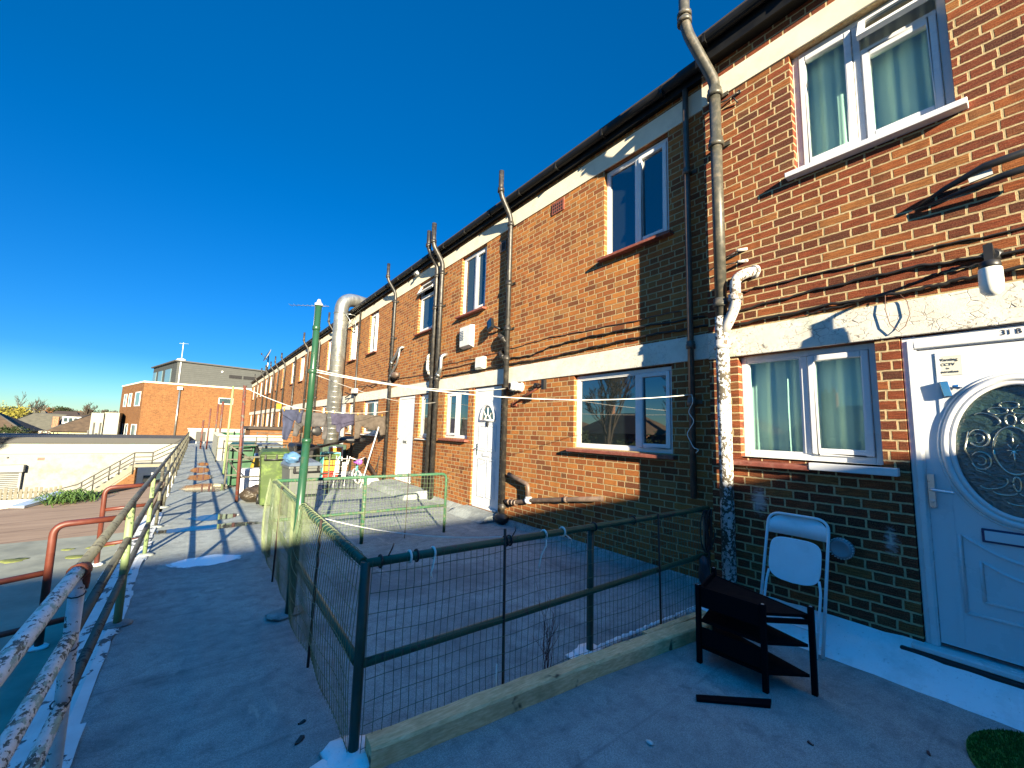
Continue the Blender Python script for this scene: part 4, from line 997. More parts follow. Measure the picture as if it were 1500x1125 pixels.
cable('brown cable drooping over the near wall between lamp and lintel', [(4.18, .13, 2.84), (4.18, .35, 2.84), (4.18, .55, 2.78), (4.18, .8, 2.73), (4.175, 1.2, 2.70)], .007, 'cable')
mb = MB(); mb.tube([(4.165, .66+.001*0, 2.735), (4.16, .665, 2.62), (4.16, .645, 2.50), (4.16, .60, 2.435), (4.16, .56, 2.47), (4.165, .53, 2.56), (4.165, .54, 2.66), (4.17, .58, 2.73)], .003, 6)
one('cable', mb, M['brown_cable'], 'thin loop of wire hanging over the flaking lintel left of the door', 'cable', 'cables along the back wall')
cable('upper brown cable across the orange brickwork above the wide window', [(4.39, 2.5, 3.06), (4.39, 3.95, 3.09), (4.39, 4.8, 3.12), (4.39, 5.75, 3.08), (4.39, 7.0, 3.05), (4.39, 8.4, 3.07)], .007, 'brown_cable')
cable('middle black cable swooping across the orange brickwork', [(4.38, 2.2, 2.93), (4.38, 3.1, 2.97), (4.38, 3.95, 2.985), (4.385, 4.7, 2.96), (4.385, 5.2, 2.88), (4.385, 5.75, 2.90)], .012)
cable('lowest black cable along the top of the lintel by the wide window', [(4.375, 2.15, 2.82), (4.375, 3.0, 2.84), (4.375, 3.95, 2.815), (4.375, 4.8, 2.78), (4.375, 5.75, 2.80), (4.375, 6.6, 2.79), (4.375, 8.3, 2.80)], .013)
cable('thin brown cable above the paired soil pipes and the plain white door', [(4.385, 6.0, 2.95), (4.385, 6.7, 2.97), (4.385, 8.3, 2.95), (4.385, 9.6, 2.93), (4.385, 11.2, 2.98), (4.385, 13.2, 2.95), (4.385, 14.6, 2.98)], .009, 'brown_cable')
cable('tangled cable under the narrow upper windows by the duct', [(4.38, 11.4, 2.9), (4.38, 12.3, 3.02), (4.38, 13.0, 2.86), (4.38, 13.6, 2.98), (4.38, 14.2, 2.82), (4.38, 15.6, 2.95)], .012, 'brown_cable')
t = thing('satellite_bracket', (4.3, 14.6, 2.75), 'small white box and bracket on the thin pipe above the laundry', 'bracket')
b = MB(); b.box(4.20, 4.32, 14.35, 14.75, 2.74, 2.90); b.build('box', M['white_paint'], t, .01)
b = MB(); b.tube([(4.4, 14.9, 2.75), (4.25, 15.0, 2.72), (4.15, 15.3, 2.80)], .02, 8); b.tube([(4.25, 15.0, 2.72), (4.2, 15.4, 2.62)], .02, 8); b.build('arm', M['rubber'], t)
t = thing('cylinder_lamp', (4.3, 11.0, 2.95), 'dark round lamp on the wall by the white branch elbows', 'wall light')
b = MB(); b.blob((4.29, 11.0, 3.06), .10, .22, .09, 0, 14, 8); b.build('body', M['brown_pipe'], t)
b = MB(); b.box(4.36, 4.405, 10.9, 11.1, 3.0, 3.12); b.build('base', M['rubber'], t)
t = thing('security_sensor', (4.2, 8.9, 5.75), 'little white sensor under the eaves above the open fanlight', 'sensor')
b = MB(); b.box(4.30, 4.405, 9.9, 10.1, 5.70, 5.82); b.build('body', M['white_paint'], t, .01)
b = MB(); b.lathe((4.28, 10.0, 5.73), (-.6, 0, -1), [(0, .05), (.05, .04), (.07, .005)], 12); b.build('eye', M['rubber'], t)

# the big galvanised duct
t = thing('extractor_duct', (3.95, 15.6, 0), 'big galvanised spiral duct bending over the eaves', 'duct')
dx, dy, dr_ = 3.92, 15.75, .245
mb = MB(); path = rounded([(dx, dy, .9), (dx, dy, 6.42), (5.9, dy+.5, 6.42)], .55, 12); mb.tube(path, dr_, 28); mb.build('pipe', M['duct'], t)
mb = MB()
for k in range(24):
    mb.lathe((dx, dy, 1.1+.19*k), (0, 0, 1), [(0, dr_), (.008, dr_+.006), (.018, dr_+.006), (.026, dr_)], 28)
mb.build('seams', M['duct'], t)
for zz in (2.05, 5.75):
    b = MB(); b.lathe((dx, dy, zz), (0, 0, 1), [(0, dr_), (.003, dr_+.015), (.06, dr_+.015), (.063, dr_)], 28)
    b.tube([(dx+.1, dy-dr_-.02, zz), (4.42, dy-dr_-.05, zz)], .018, 6); b.tube([(dx+.1, dy-dr_-.02, zz), (4.40, dy-dr_-.05, zz-.55)], .018, 6); b.tube([(4.38, dy-dr_-.05, zz+.05), (4.38, dy-dr_-.05, zz-.6)], .02, 6)
    b.build('bracket', M['steel'], t)
b = MB(); b.box(3.55, 4.35, 15.3, 16.2, 0, .92); b.build('fan_box', M['green_dark'], t, .02)

# roof things: aerials, dish
def aerial(label, x, y, z0, h, boom, n):
    t = thing('tv_aerial', (x, y, z0), label, 'aerial', 'aerials on the roofs')
    b = MB(); b.tube([(x, y, z0), (x, y, z0+h)], .022, 8); b.build('mast', M['steel'], t)
    b = MB(); a_ = Vector(boom); b.tube([Vector((x, y, z0+h-.05))-a_*.35, Vector((x, y, z0+h-.05))+a_*.65], .012, 6)
    pr = a_.cross(Vector((0, 0, 1))).normalized()
    for k in range(n):
        q = Vector((x, y, z0+h-.05))+a_*(-.3+.92*k/(n-1)); b.tube([q-pr*.22, q+pr*.22], .007, 5)
    b.build('elements', M['steel'], t)
aerial('white aerial mast on the eaves left of the green washing pole', 4.25, 22.2, 5.7, 2.0, (-1.6, 1.2, 0), 9)
t = thing('satellite_dish', (4.2, 38., 5.9), 'satellite dish tilted up on the far eaves', 'satellite dish')
b = MB(); b.tube([(4.2, 38.6, 5.6), (4.2, 38.6, 7.2)], .05, 8); b.build('mast', M['steel'], t)
b = MB(); b.lathe((4.15, 38.2, 7.1), (-1., -.06, .42), [(0, .02), (.03, .32), (.10, .56), (.11, .57), (.04, .30), (.012, .02)], 24); b.build('dish', M['vent_grey'], t)
b = MB(); b.tube([(4.15, 38.2, 6.7), (3.65, 38.15, 7.2)], .02, 6); b.blob((3.65, 38.15, 7.2), .06, .06, .09); b.build('feed_arm', M['rubber'], t)

# ---------------------------------------------------------------- the green mesh enclosure
def rail_tube(mb, a, b, r, n=10, sag=0.):
    A, B_ = Vector(a), Vector(b); P = []
    for k in range(9):
        q = k/8; P.append(A.lerp(B_, q)-Vector((0, 0, sag*4*q*(1-q))))
    mb.tube(P, r, n)
def mesh_panel(mb, A, B_, z0, z1, dy=.056, dz=.10, r=.0014, wav=.008, seed=0, zoff=None, bulge=0.):
    """sheet of welded wire from A to B (both (x, y)); wavering like an old roll of it"""
    rnd = random.Random(seed); A = Vector((*A, 0)); B_ = Vector((*B_, 0)); L = (B_-A).length; d = (B_-A)/L; nrm = Vector((-d.y, d.x, 0))
    ph = [rnd.uniform(0, 6.3) for _ in range(8)]
    def P(s, z):
        w = wav*(math.sin(s*3.1+ph[0]+z*2)+.7*math.sin(s*7.3+ph[1]-z*4)) + bulge*math.sin(math.pi*min(1, max(0, (z-z0)/(z1-z0))))*(.6+.5*math.sin(s*2.2+ph[2]))
        dzz = wav*1.0*(math.sin(s*5.1+ph[3]+z*3)+.6*math.sin(s*11.7+ph[4]+5*z))
        return A+d*(s+wav*.6*math.sin(z*9+s*4+ph[5]))+nrm*w+Vector((0, 0, z+dzz))
    s = 0.
    while s <= L:
        k = max(3, int((z1-z0)/.12)); mb.tube([P(s, z0+(z1-z0)*i/k) for i in range(k+1)], r, 4, 0, False); s += dy*rnd.uniform(.9, 1.1)
    z = z0+.02
    while z <= z1:
        k = max(4, int(L/.09)); mb.tube([P(L*i/k, z) for i in range(k+1)], r, 4, 0, False); z += dz
GX, GY = .755, 2.17
t = thing('mesh_fence', (2.4, 2.12, 0), 'dark front side of the green wire mesh enclosure, nearest the timber beams', 'mesh fence', 'sides of the green mesh enclosure')
FA = t
b = MB(); rail_tube(b, (GX, GY, .90), (4.05, 2.05, .90), .024); b.build('rail', M['green_rail'], t, 0, 'top rail')
b = MB(); rail_tube(b, (GX, GY, .415), (4.05, 2.05, .47), .022); b.build('rail', M['green_rail'], t)
for (x, y, h_) in ((GX, GY, .91), (2.435, 2.135, .90), (4.02, 2.06, .92)):
    b = MB(); b.tube([(x, y, .0), (x, y, h_)], .026, 12); b.build('post', M['green_post'], t)
for (x, y, h_) in ((1.61, 2.15, .98), (3.2, 2.08, .93)):
    b = MB(); b.tube([(x+.02, y-.03, .0), (x, y-.03, h_)], .009, 8); b.build('stake', M['rust_dark'], t)
b = MB(); mesh_panel(b, (GX+.02, GY-.035), (3.98, 2.02), .03, .915, .045, .100, .0018, .007, 5); b.build('wire_mesh', M['wire_dark'], t)
for x in (.83, 1.03, 1.63, 1.66, 2.44, 2.9):
    y = GY-.12*(x-GX)/3.3; b = MB(); b.tube([(x, y+.03*math.cos(q), .90+.031*math.sin(q)) for q in [2*math.pi*k/12 for k in range(12)]], .006, 6, closed=True)
    if x in (.83, 1.63): b.tube([(x+.03, y-.03, .93), (x+.04, y-.05, .97), (x+.06, y-.02, .985)], .004, 5)
    b.build('cable_tie', M['rubber'], t)
for x, tail in ((.99, None), (1.13, [(1.13, 2.13, .89), (1.11, 2.11, .84), (1.10, 2.11, .81), (1.105, 2.11, .78)]), (1.95, [(1.95, 2.10, .89), (1.93, 2.08, .84), (1.88, 2.07, .79), (1.87, 2.075, .74), (1.86, 2.07, .71)]), (2.12, [(2.12, 2.10, .89), (2.17, 2.08, .85), (2.18, 2.08, .82)])):
    y = GY-.12*(x-GX)/3.3; b = MB(); b.tube([(x, y+.029*math.cos(q), .90+.03*math.sin(q)) for q in [2*math.pi*k/12 for k in range(12)]], .007, 6, closed=True)
    if tail: b.tube(tail, .0045, 6)
    b.build('string_tie', M['white_rope'], t)
b = MB(); b.tube([(1.58, 2.12, .19), (1.56, 2.10, .12), (1.57, 2.1, .03)], .006, 6); b.build('string_tie', M['white_rope'], t)
def lump(mbq, c, r, seed): mbq.blob(c, r*1.3, r*1.1, r*.14, 0, 16, 8, .25, seed)
for c, q, q2, sd in (((GX, GY-.01, .012), .12, (GX-.10, GY-.04, .008), 3), ((2.42, 2.13, .015), .09, (2.33, 2.14, .008), 5)):
    b = MB(); lump(b, c, q, sd); lump(b, q2, q*.75, sd+6); b.build('mortar_foot', M['plinth'], t, 0, 'white painted mortar round a post foot')
b = MB()
for i in range(16):
    x = 2.55+.09*i; b.blob((x+.01*math.sin(i*3), 2.125-.0035*i, .012), .06, .018, .022, 0, 10, 6, .35, i)
b.build('mortar_seam', M['plinth'], t)

t = thing('mesh_fence', (.8, 4.2, 0), 'long left side of the green mesh enclosure, sunlit at its far end', 'mesh fence', 'sides of the green mesh enclosure')
b = MB(); rail_tube(b, (GX, GY+.03, .90), (.83, 5.8, .88), .024); b.build('rail', M['green_rail'], t)
b = MB(); rail_tube(b, (GX, GY+.03, .415), (.83, 5.8, .42), .024); b.build('rail', M['green_rail'], t)
for (x, y, h_) in ((.80, 4.08, .89), (.83, 5.82, .9)):
    b = MB(); b.tube([(x, y, 0), (x, y, h_)], .026, 12); b.build('post', M['green_post'], t)
for (x, y) in ((.735, 3.09), (.76, 4.9)):
    b = MB(); b.tube([(x, y, 0), (x+.01, y, .95)], .009, 8); b.build('stake', M['rust_dark'], t)
b = MB(); mesh_panel(b, (GX-.03, GY), (.80, 6.05), .02, .91, .044, .105, .0021, .011, 11, bulge=.04); b.build('wire_mesh', M['wire_green'], t)
b = MB()
HL = []
for k in range(47*10):
    q = k/10; y = GY+.15+.075*q; x = GX+.075*(y-GY)/3.6; HL.append((x+.031*math.cos(6.2832*q), y, .897+.031*math.sin(6.2832*q)))
b.tube(HL, .0022, 4); b.build('lacing_wire', M['wire_green'], t)
b = MB(); lump(b, (.74, 4.02, .015), .10, 6); b.build('mortar_foot', M['deck'], t)

t = thing('mesh_fence', (2.0, 5.8, 0), 'pale sunlit rear side of the green mesh enclosure', 'mesh fence', 'sides of the green mesh enclosure')
b = MB(); b.tube(rounded([(.85, 5.84, .895), (3.20, 5.79, .895), (3.20, 5.79, .0)], .09), .021, 10); b.build('rail', M['green_pale'], t)
b = MB(); rail_tube(b, (.85, 5.84, .42), (3.19, 5.79, .41), .020); b.build('rail', M['green_pale'], t)
b = MB(); b.tube([(1.94, 5.81, 0), (1.94, 5.81, .9)], .024, 12); b.build('post', M['green_pale'], t)
b = MB(); b.tube([(2.55, 5.77, 0), (2.56, 5.77, .93)], .006, 8); b.build('stake', M['rust_dark'], t)
b = MB(); mesh_panel(b, (.86, 5.77), (3.22, 5.74), .12, .90, .050, .07, .0021, .006, 21); b.build('wire_mesh', M['wire_pale'], t)

t = thing('washing_pole', (.765, 3.98, 0), 'tall green washing line pole inside the mesh enclosure', 'pole', 'washing line poles')
b = MB(); b.tube([(.765, 3.98, 0), (.785, 3.98, 1.45)], .034, 14); b.tube([(.785, 3.98, 1.44), (.79, 3.98, 2.70)], .028, 14); b.build('tube', M['green_pole'], t)
b = MB()
for zz, rr in ((1.44, .04), (2.06, .036), (2.46, .034)): b.lathe((.786, 3.98, zz), (0, 0, 1), [(0, .03), (.004, rr), (.035, rr), (.04, .03)], 16)
b.build('collars', M['green_pole'], t)
b = MB(); b.lathe((.79, 3.98, 2.69), (0, 0, 1), [(0, .036), (.02, .036), (.03, .022), (.06, .012), (.065, .002)], 16); b.build('cap', M['vent_grey'], t)

# washing lines
def line(label, a, b_, sag, r=.0035, n=24, extra=None):
    A, B_ = Vector(a), Vector(b_); P = [A.lerp(B_, k/n)-Vector((0, 0, sag*4*(k/n)*(1-k/n))) for k in range(n+1)]
    mb = MB(); mb.tube(P, r, 6)
    if extra:
        for e in extra: mb.tube(e, r, 6)
    return one('washing_line', mb, M['white_rope'], label, 'washing line', 'white washing lines')
line('washing line from the green pole to the slim brown pipe, its end curling down', (.79, 3.98, 2.08), (4.26, 2.30, 2.05), .14, .0045, 30,
     [rounded([(4.26, 2.30, 2.05), (4.25, 2.28, 1.97), (4.28, 2.36, 1.86), (4.25, 2.27, 1.76), (4.24, 2.36, 1.62), (4.24, 2.28, 1.47), (4.24, 2.22, 1.46), (4.24, 2.26, 1.42)], .04)])
line('washing line from the green pole to the soil pipe by the panelled door', (.79, 3.98, 2.10), (4.28, 5.72, 2.34), .10, .004)
line('washing line from the green pole toward the pair of soil pipes', (.79, 3.98, 2.06), (4.3, 8.4, 2.2), .12, .004)
line('washing line sloping down from the red pole to the laundry', (.74, 10.1, 2.33), (1.5, 9.0, 1.93), .02, .006)
line('washing line carrying the laundry', (1.5, 9.0, 1.93), (4.3, 11.3, 2.05), .08, .005)
line('slack white line drooping inside the mesh enclosure', (.80, 3.2, .93), (2.05, 2.12, .91), .08, .003)

P = []
for k in range(150):
    q = k*.21; rr = .10+.035*math.sin(k*.13); P.append((3.93+.35*rr*math.cos(q)+.0004*k, 2.03-.02*math.sin(k*.3)-.0003*k, .70+.17*math.sin(q)*(1+.2*math.sin(k*.11))))
b = MB(); b.tube(P, .007, 6); b.tube([(3.95, 2.02, .88), (3.93, 2.0, .60), (3.97, 2.0, .42), (3.92, 1.99, .34)], .008, 6)
one('coiled_cable', b, M['cable'], 'tangled coil of black cable hung where the front mesh fence meets the wall', 'cable')
t = thing('rubber_bag', (3.86, 2.0, .28), 'dark plastic bag hooked low on the wall end of the front mesh fence', 'bag')
b = MB(); b.blob((3.84, 1.99, .36), .06, .045, .13, 0, 16, 12, .25, 9); b.build('bag', M['bag_grey2'], t)

# ---------------------------------------------------------------- the walkway railing on the left
t = thing('railing', (-.33, 20, 0), 'long three-rail railing along the left edge of the walkway, flaking white near the camera', 'railing')
RX = -.345
def rx(y): return RX+.0012*max(0, y-5)
ys = [.8, 2.68, 4.52, 6.62, 8.26, 10.04, 11.9, 13.7, 15.6, 17.5, 19.4, 21.3, 23.2, 25.1, 27, 28.9, 30.8, 32.7]
for hgt, lab in ((.945, 'top rail'), (.66, 'middle rail'), (.375, 'low rail')):
    b = MB(); b.tube([(RX, -1.5, hgt), (RX, 1.0, hgt), (RX, 2.62, hgt)], .026, 12); b.build('rail', M['flaky_rail'], t, 0, 'flaking white '+lab)
    b = MB(); b.tube([(RX, 2.62, hgt), (RX, 5, hgt)]+[(rx(y), y, hgt) for y in range(8, 33, 3)], .023, 10); b.build('rail', M['old_rail'], t)
for i, y in enumerate(ys):
    b = MB(); lean = -.10 if i in (1, 2, 3) else 0
    b.tube([(rx(y), y, 0), (rx(y), y+lean*.6, .95)], .026 if i < 3 else .021, 12); b.build('post', M['flaky_post'] if i < 2 else (M['green_pale_post'] if i in (2, 3) else M['old_rail']), t)
    if i < 6:
        c = MB(); c.blob((rx(y), y, .006), .095, .075, .022, 0, 14, 6, .12, i); c.build('foot', M['deck'] if i != 1 else M['plinth'], t)
b = MB(); 
for zz in (.40, .62, .84): b.tube([(RX+.03*math.cos(q), 2.62+.03*math.sin(q), zz+.008*math.sin(q)) for q in [2*math.pi*k/10 for k in range(10)]], .003, 5, closed=True)
b.build('binding_wire', M['rubber'], t)
b = MB(); b.tube([(RX, 2.56, .945), (RX+.004, 2.66, .93)], .034, 10); b.blob((RX+.02, 2.63, .90), .02, .03, .04, 0, 10, 6, .3); b.build('rust_joint', M['rust'], t, 0, 'rusty joint of top rail and post')
# painted felt flashing along the edge
t = thing('edge_flashing', (-.48, 3, -.02), 'flaking white painted flashing strip under the railing', 'flashing')
rnd = random.Random(5)
y = -1.5; i = 0
while y < 9.2:
    L = rnd.uniform(.75, 1.25); n = 8; vs = []; fs = []
    for k in range(n+1):
        yy = y+(L+.03)*k/n; e = rnd.uniform(-.006, .006); lift = .012*(k/n)
        vs += [(-.335+e+.02*(i % 2), yy, .006+lift), (-.39, yy, .010+lift), (-.43, yy, -.004+lift), (-.52, yy, -.02+lift), (-.64+e, yy, -.035+lift), (-.66, yy, -.32)]
    for k in range(n):
        a = 6*k
        for j in range(5): fs.append((a+j, a+j+1, a+j+7, a+j+6))
    b = MB(); b.add(vs, fs, 0, False); b.build('strip', M['flashing'], t); y += L; i += 1

# the red guard hoops on the lower roof
def hoop(label, y, rails, xl, post=True):
    t = thing('guard_rail', (-.86, y, -.3), label, 'guard rail', 'red guard rails on the lower roof')
    b = MB(); b.tube(rounded([(-.86, y, -.3), (-.875, y, .69), (-.42, y+.06, .70)], .09, 6), .027, 12); b.build('rail', M['red_rail'], t)
    for (x0, x1, z0, z1) in rails:
        b = MB(); b.tube([(x0, y+.01, z0), (x1, y+.03, z1)], .024, 10); b.build('rail', M['red_rail'], t)
    b = MB(); b.blob((-.86, y, -.29), .07, .06, .02, 0, 12, 6, .2); b.build('foot', M['plinth'], t)
hoop('nearer red guard rail hoop beside the railing', 5.19, [(-1.75, -.86, .20, .30), (-1.9, -.62, -.22, -.10)], 0)
hoop('farther red guard rail hoop beside the railing', 7.65, [(-.87, -.45, .40, .43), (-.87, -.45, -.05, -.02)], 0)

# ---------------------------------------------------------------- things on the near deck
def timber(label, pts, w_, h_, seed):
    rnd = random.Random(seed); b = MB(); n = 14; ring = []
    A, B_ = Vector(pts[0]), Vector(pts[1]); d = (B_-A).normalized(); nr = Vector((-d.y, d.x, 0))
    vs = []; fs = []
    prof = [(0, .0), (0, h_*.88), (.012, h_), (w_*.5, h_*1.0), (w_-.012, h_), (w_, h_*.86), (w_, 0)]
    for k in range(n+1):
        c = A.lerp(B_, k/n)
        for (o, z) in prof: vs.append(tuple(c+nr*(o+rnd.uniform(-.003, .003))+Vector((0, 0, max(0, z+rnd.uniform(-.003, .003) if z else 0)))))
    m_ = len(prof)
    for k in range(n):
        for j in range(m_): l = (j+1) % m_; fs.append((k*m_+j, k*m_+l, (k+1)*m_+l, (k+1)*m_+j))
    fs += [tuple(range(m_)), tuple(n*m_+j for j in range(m_))]
    b.add(vs, fs); return one('timber_beam', b, M['timber'], label, 'timber', 'timber beams edging the mesh enclosure')
timber('long pale timber beam at the foot of the front mesh fence, nearest the camera', ((.79, 2.02, 0), (2.22, 1.90, 0)), .125, .10, 1)
timber('pale timber beam at the foot of the mesh fence running up to the black rack', ((2.225, 1.90, 0), (3.60, 1.73, 0)), .125, .095, 2)
timber('thin dark plank tucked behind the timber beams by the black rack', ((2.95, 1.99, 0), (3.75, 1.93, 0)), .06, .05, 3)

# folding chair leaning on the wall
t = thing('folding_chair', (3.95, 1.33, 0), 'white metal folding chair folded flat and leaning on the brick wall', 'chair')
def chx(z): return 3.80+.33*z/.96
ya, yb = 1.095, 1.535
b = MB(); b.tube(rounded([(chx(0), ya, 0), (chx(.95), ya, .95), (chx(.95), yb, .95), (chx(0), yb, 0)], .10, 8), .0115, 10); b.build('frame', M['chair_white'], t)
b = MB(); vs = []; fs = []; n = 12
for k in range(n+1):
    y = ya+.012+(yb-ya-.024)*k/n; dp = .018*math.sin(math.pi*k/n)
    zt = .938-.055*(abs(2*k/n-1)**6); zb = .785+.0*dp
    vs += [(chx(zt)+dp, y, zt), (chx(.86)+dp*1.3, y, .86), (chx(zb)+dp, y, zb), (chx(zt)+dp+.004, y, zt), (chx(.86)+dp*1.3+.004, y, .86), (chx(zb)+dp+.004, y, zb)]
for k in range(n):
    a = 6*k; fs += [(a, a+1, a+7, a+6), (a+1, a+2, a+8, a+7), (a+3, a+9, a+10, a+4), (a+4, a+10, a+11, a+5), (a+2, a+5, a+11, a+8), (a, a+6, a+9, a+3)]
b.add(vs, fs, 0, True); b.build('backrest', M['chair_white'], t)
b = MB(); n = 40; pts = []
for k in range(n):
    a = 2*math.pi*k/n; e = 4.2
    yy = 1.313+.185*math.copysign(abs(math.cos(a))**(2/e), math.cos(a)); zz = .615+.155*math.copysign(abs(math.sin(a))**(2/e), math.sin(a))
    yy = 1.313+(yy-1.313)*(1.0 if zz > .62 else 1-.0*(.62-zz))
    if zz < .58: zz -= .02*math.sin(math.pi*(yy-1.12)/.38)
    pts.append((yy, zz))
f_ = [(chx(z)-.022, y, z) for y, z in pts]; k_ = [(chx(z)-.006, y, z) for y, z in pts]
b.hexa(f_, k_); b.build('seat', M['chair_white'], t, .005)
b = MB(); b.tube(rounded([(chx(.50)-.01, ya+.045, .50), (chx(.44)-.012, ya+.03, .42), (chx(0)-.035, ya+.03, .0)], .04), .010, 8); b.tube(rounded([(chx(.50)-.01, yb-.045, .50), (chx(.44)-.012, yb-.03, .42), (chx(0)-.035, yb-.03, .0)], .04), .010, 8)
b.tube([(chx(.16)-.03, ya+.03, .16), (chx(.16)-.03, yb-.03, .16)], .008, 8); b.build('rear_legs', M['chair_white'], t)

# low black rack
t = thing('shoe_rack', (3.15, 1.35, 0), 'low black wooden rack of shelves in front of the folding chair', 'rack')
Q = [(2.99, 1.60), (3.01, 1.18), (3.24, .985), (3.47, 1.72)]
for i, (x, y) in enumerate(Q):
    b = MB(); b.box(x-.016, x+.016, y-.016, y+.016, 0, .53); b.build('post', M['rack_black'], t, .003)
    b = MB(); b.lathe((x, y, .53), (0, 0, 1), [(0, .010), (.003, .008)], 10); b.build('screw_cap', M['chrome_dull'], t)
for z in (.095, .275, .455):
    b = MB(); ins = [(x+(3.18-x)*.06, y+(1.36-y)*.06) for x, y in Q]; b.prism(ins, z, z+.018); b.build('shelf', M['rack_black'], t)
for (i, j, z0, z1) in ((0, 1, .385, .52), (0, 1, .13, .245), (1, 2, .42, .45), (2, 3, .44, .475), (3, 0, .40, .50)):
    a, c = Vector((*Q[i], 0)), Vector((*Q[j], 0)); d = (c-a).normalized(); b = MB()
    b.obox(((a+c)/2+Vector((0, 0, (z0+z1)/2))), (c-a).length/2-.02, .007, (z1-z0)/2, d, (-d.y, d.x, 0)); b.build('side_board', M['rack_black'], t)
b = MB(); b.hexa([(2.55, 1.39, .002), (2.60, 1.42, .002), (2.93, 1.12, .002), (2.86, 1.10, .002)], [(2.55, 1.39, .014), (2.60, 1.42, .012), (2.93, 1.12, .02), (2.86, 1.10, .02)])
one('wood_offcut', b, M['rack_black'], 'black strip of wood lying on the deck in front of the rack', 'offcut')
b = MB(); b.prism([(3.42+.40*math.cos(a)*1.0, .0+.36*math.sin(a)) for a in [2*math.pi*k/40 for k in range(40)]], .001, .022)
b2 = MB(); rnd = random.Random(9)
vs = []; fs = []
for k in range(9000):
    r_ = math.sqrt(rnd.random()); a = rnd.uniform(0, 6.283); x, y = 3.42+.395*r_*math.cos(a), .355*r_*math.sin(a)
    if y < -.1: continue
    q = rnd.uniform(0, 6.28); l = .004; hx, hy = l*math.cos(q), l*math.sin(q); tx, ty = rnd.uniform(-.005, .005), rnd.uniform(-.005, .005); i0 = len(vs)
    vs += [(x-hx, y-hy, .02), (x+hx, y+hy, .02), (x+tx, y+ty, .036)]; fs.append((i0, i0+1, i0+2))
b2.add(vs, fs)
t = thing('door_mat', (3.42, 0, 0), 'green artificial grass mat on the deck at the bottom right corner', 'mat')
b.build('backing', M['grass_mat'], t); b2.build('pile', M['grass_mat'], t)

# dry weed
t = MB(); rnd = random.Random(12)
def twig(p, d, L, r, dep):
    q = Vector(p); P = [q.copy()]
    for k in range(5):
        d = (d+Vector((rnd.uniform(-.25, .25), rnd.uniform(-.2, .2), rnd.uniform(-.05, .2)))).normalized(); q = q+d*L/5; P.append(q.copy())
        if dep > 0 and k > 0 and rnd.random() < .75: twig(q, (d+Vector((rnd.uniform(-1, 1), rnd.uniform(-.6, .6), rnd.uniform(-.1, .5)))).normalized(), L*.45, r*.6, dep-1)
    t.tube(P, [r*(1-.12*k) for k in range(6)], 5)
for k in range(7): twig((1.97+rnd.uniform(-.05, .05), 2.09+rnd.uniform(-.02, .02), 0), Vector((rnd.uniform(-.35, .35), rnd.uniform(-.15, .2), 1)).normalized(), rnd.uniform(.2, .42), .003, 2)
one('dry_weed', t, M['twig'], 'dead twiggy weed growing at the foot of the front mesh fence', 'weed')
for (cx, cy_, s_, lab, sd) in ((1.45, 2.10, 40, 'green moss tuft at the foot of the rusty stake, behind the timber beam', 4),):
    b = MB(); vs = []; fs = []; rnd = random.Random(sd)
    for k in range(260):
        x, y = cx+rnd.gauss(0, .09), cy_+rnd.gauss(0, .018); L = rnd.uniform(.015, .06); a = rnd.uniform(0, 6.28); i0 = len(vs)
        vs += [(x-.003, y, 0), (x+.003, y, 0), (x+.03*math.cos(a), y+.03*math.sin(a), L)]; fs.append((i0, i0+1, i0+2))
    b.add(vs, fs); one('moss_tuft', b, M['weed_green'], lab, 'moss')
# litter and leaves
def leaf(x, y, s, a, label, mat):
    b = MB(); pts = [(1, 0), (.6, .35), (0, .42), (-.6, .3), (-1, 0), (-.5, -.3), (.1, -.4), (.7, -.25)]
    P = [(x+s*(p*math.cos(a)-q*math.sin(a)), y+s*(p*math.sin(a)+q*math.cos(a))) for p, q in pts]
    b.hexa([(p[0], p[1], .002) for p in P], [(p[0], p[1], .007+.006*math.sin(i*2.)) for i, p in enumerate(P)]); one('dead_leaf', b, M[mat], label, 'leaf', 'dead leaves on the deck')
leaf(.565, 2.42, .035, .7, 'larger dark leaf on the walkway left of the fence corner post', 'rubber'); leaf(.60, 2.55, .022, .2, 'smaller dark leaf on the walkway left of the fence corner post', 'rubber')
leaf(3.15, .47, .018, .4, 'small dark leaf on the deck left of the green mat', 'twig'); leaf(2.72, .86, .016, 1.4, 'tiny dark leaf on the open deck between offcut and mat', 'twig')
b = MB(); b.blob((2.02, 1.36, .008), .014, .02, .008, 0, 10, 6, .2); one('pebble', b, M['white_paint'], 'tiny white pebble on the near deck', 'pebble')

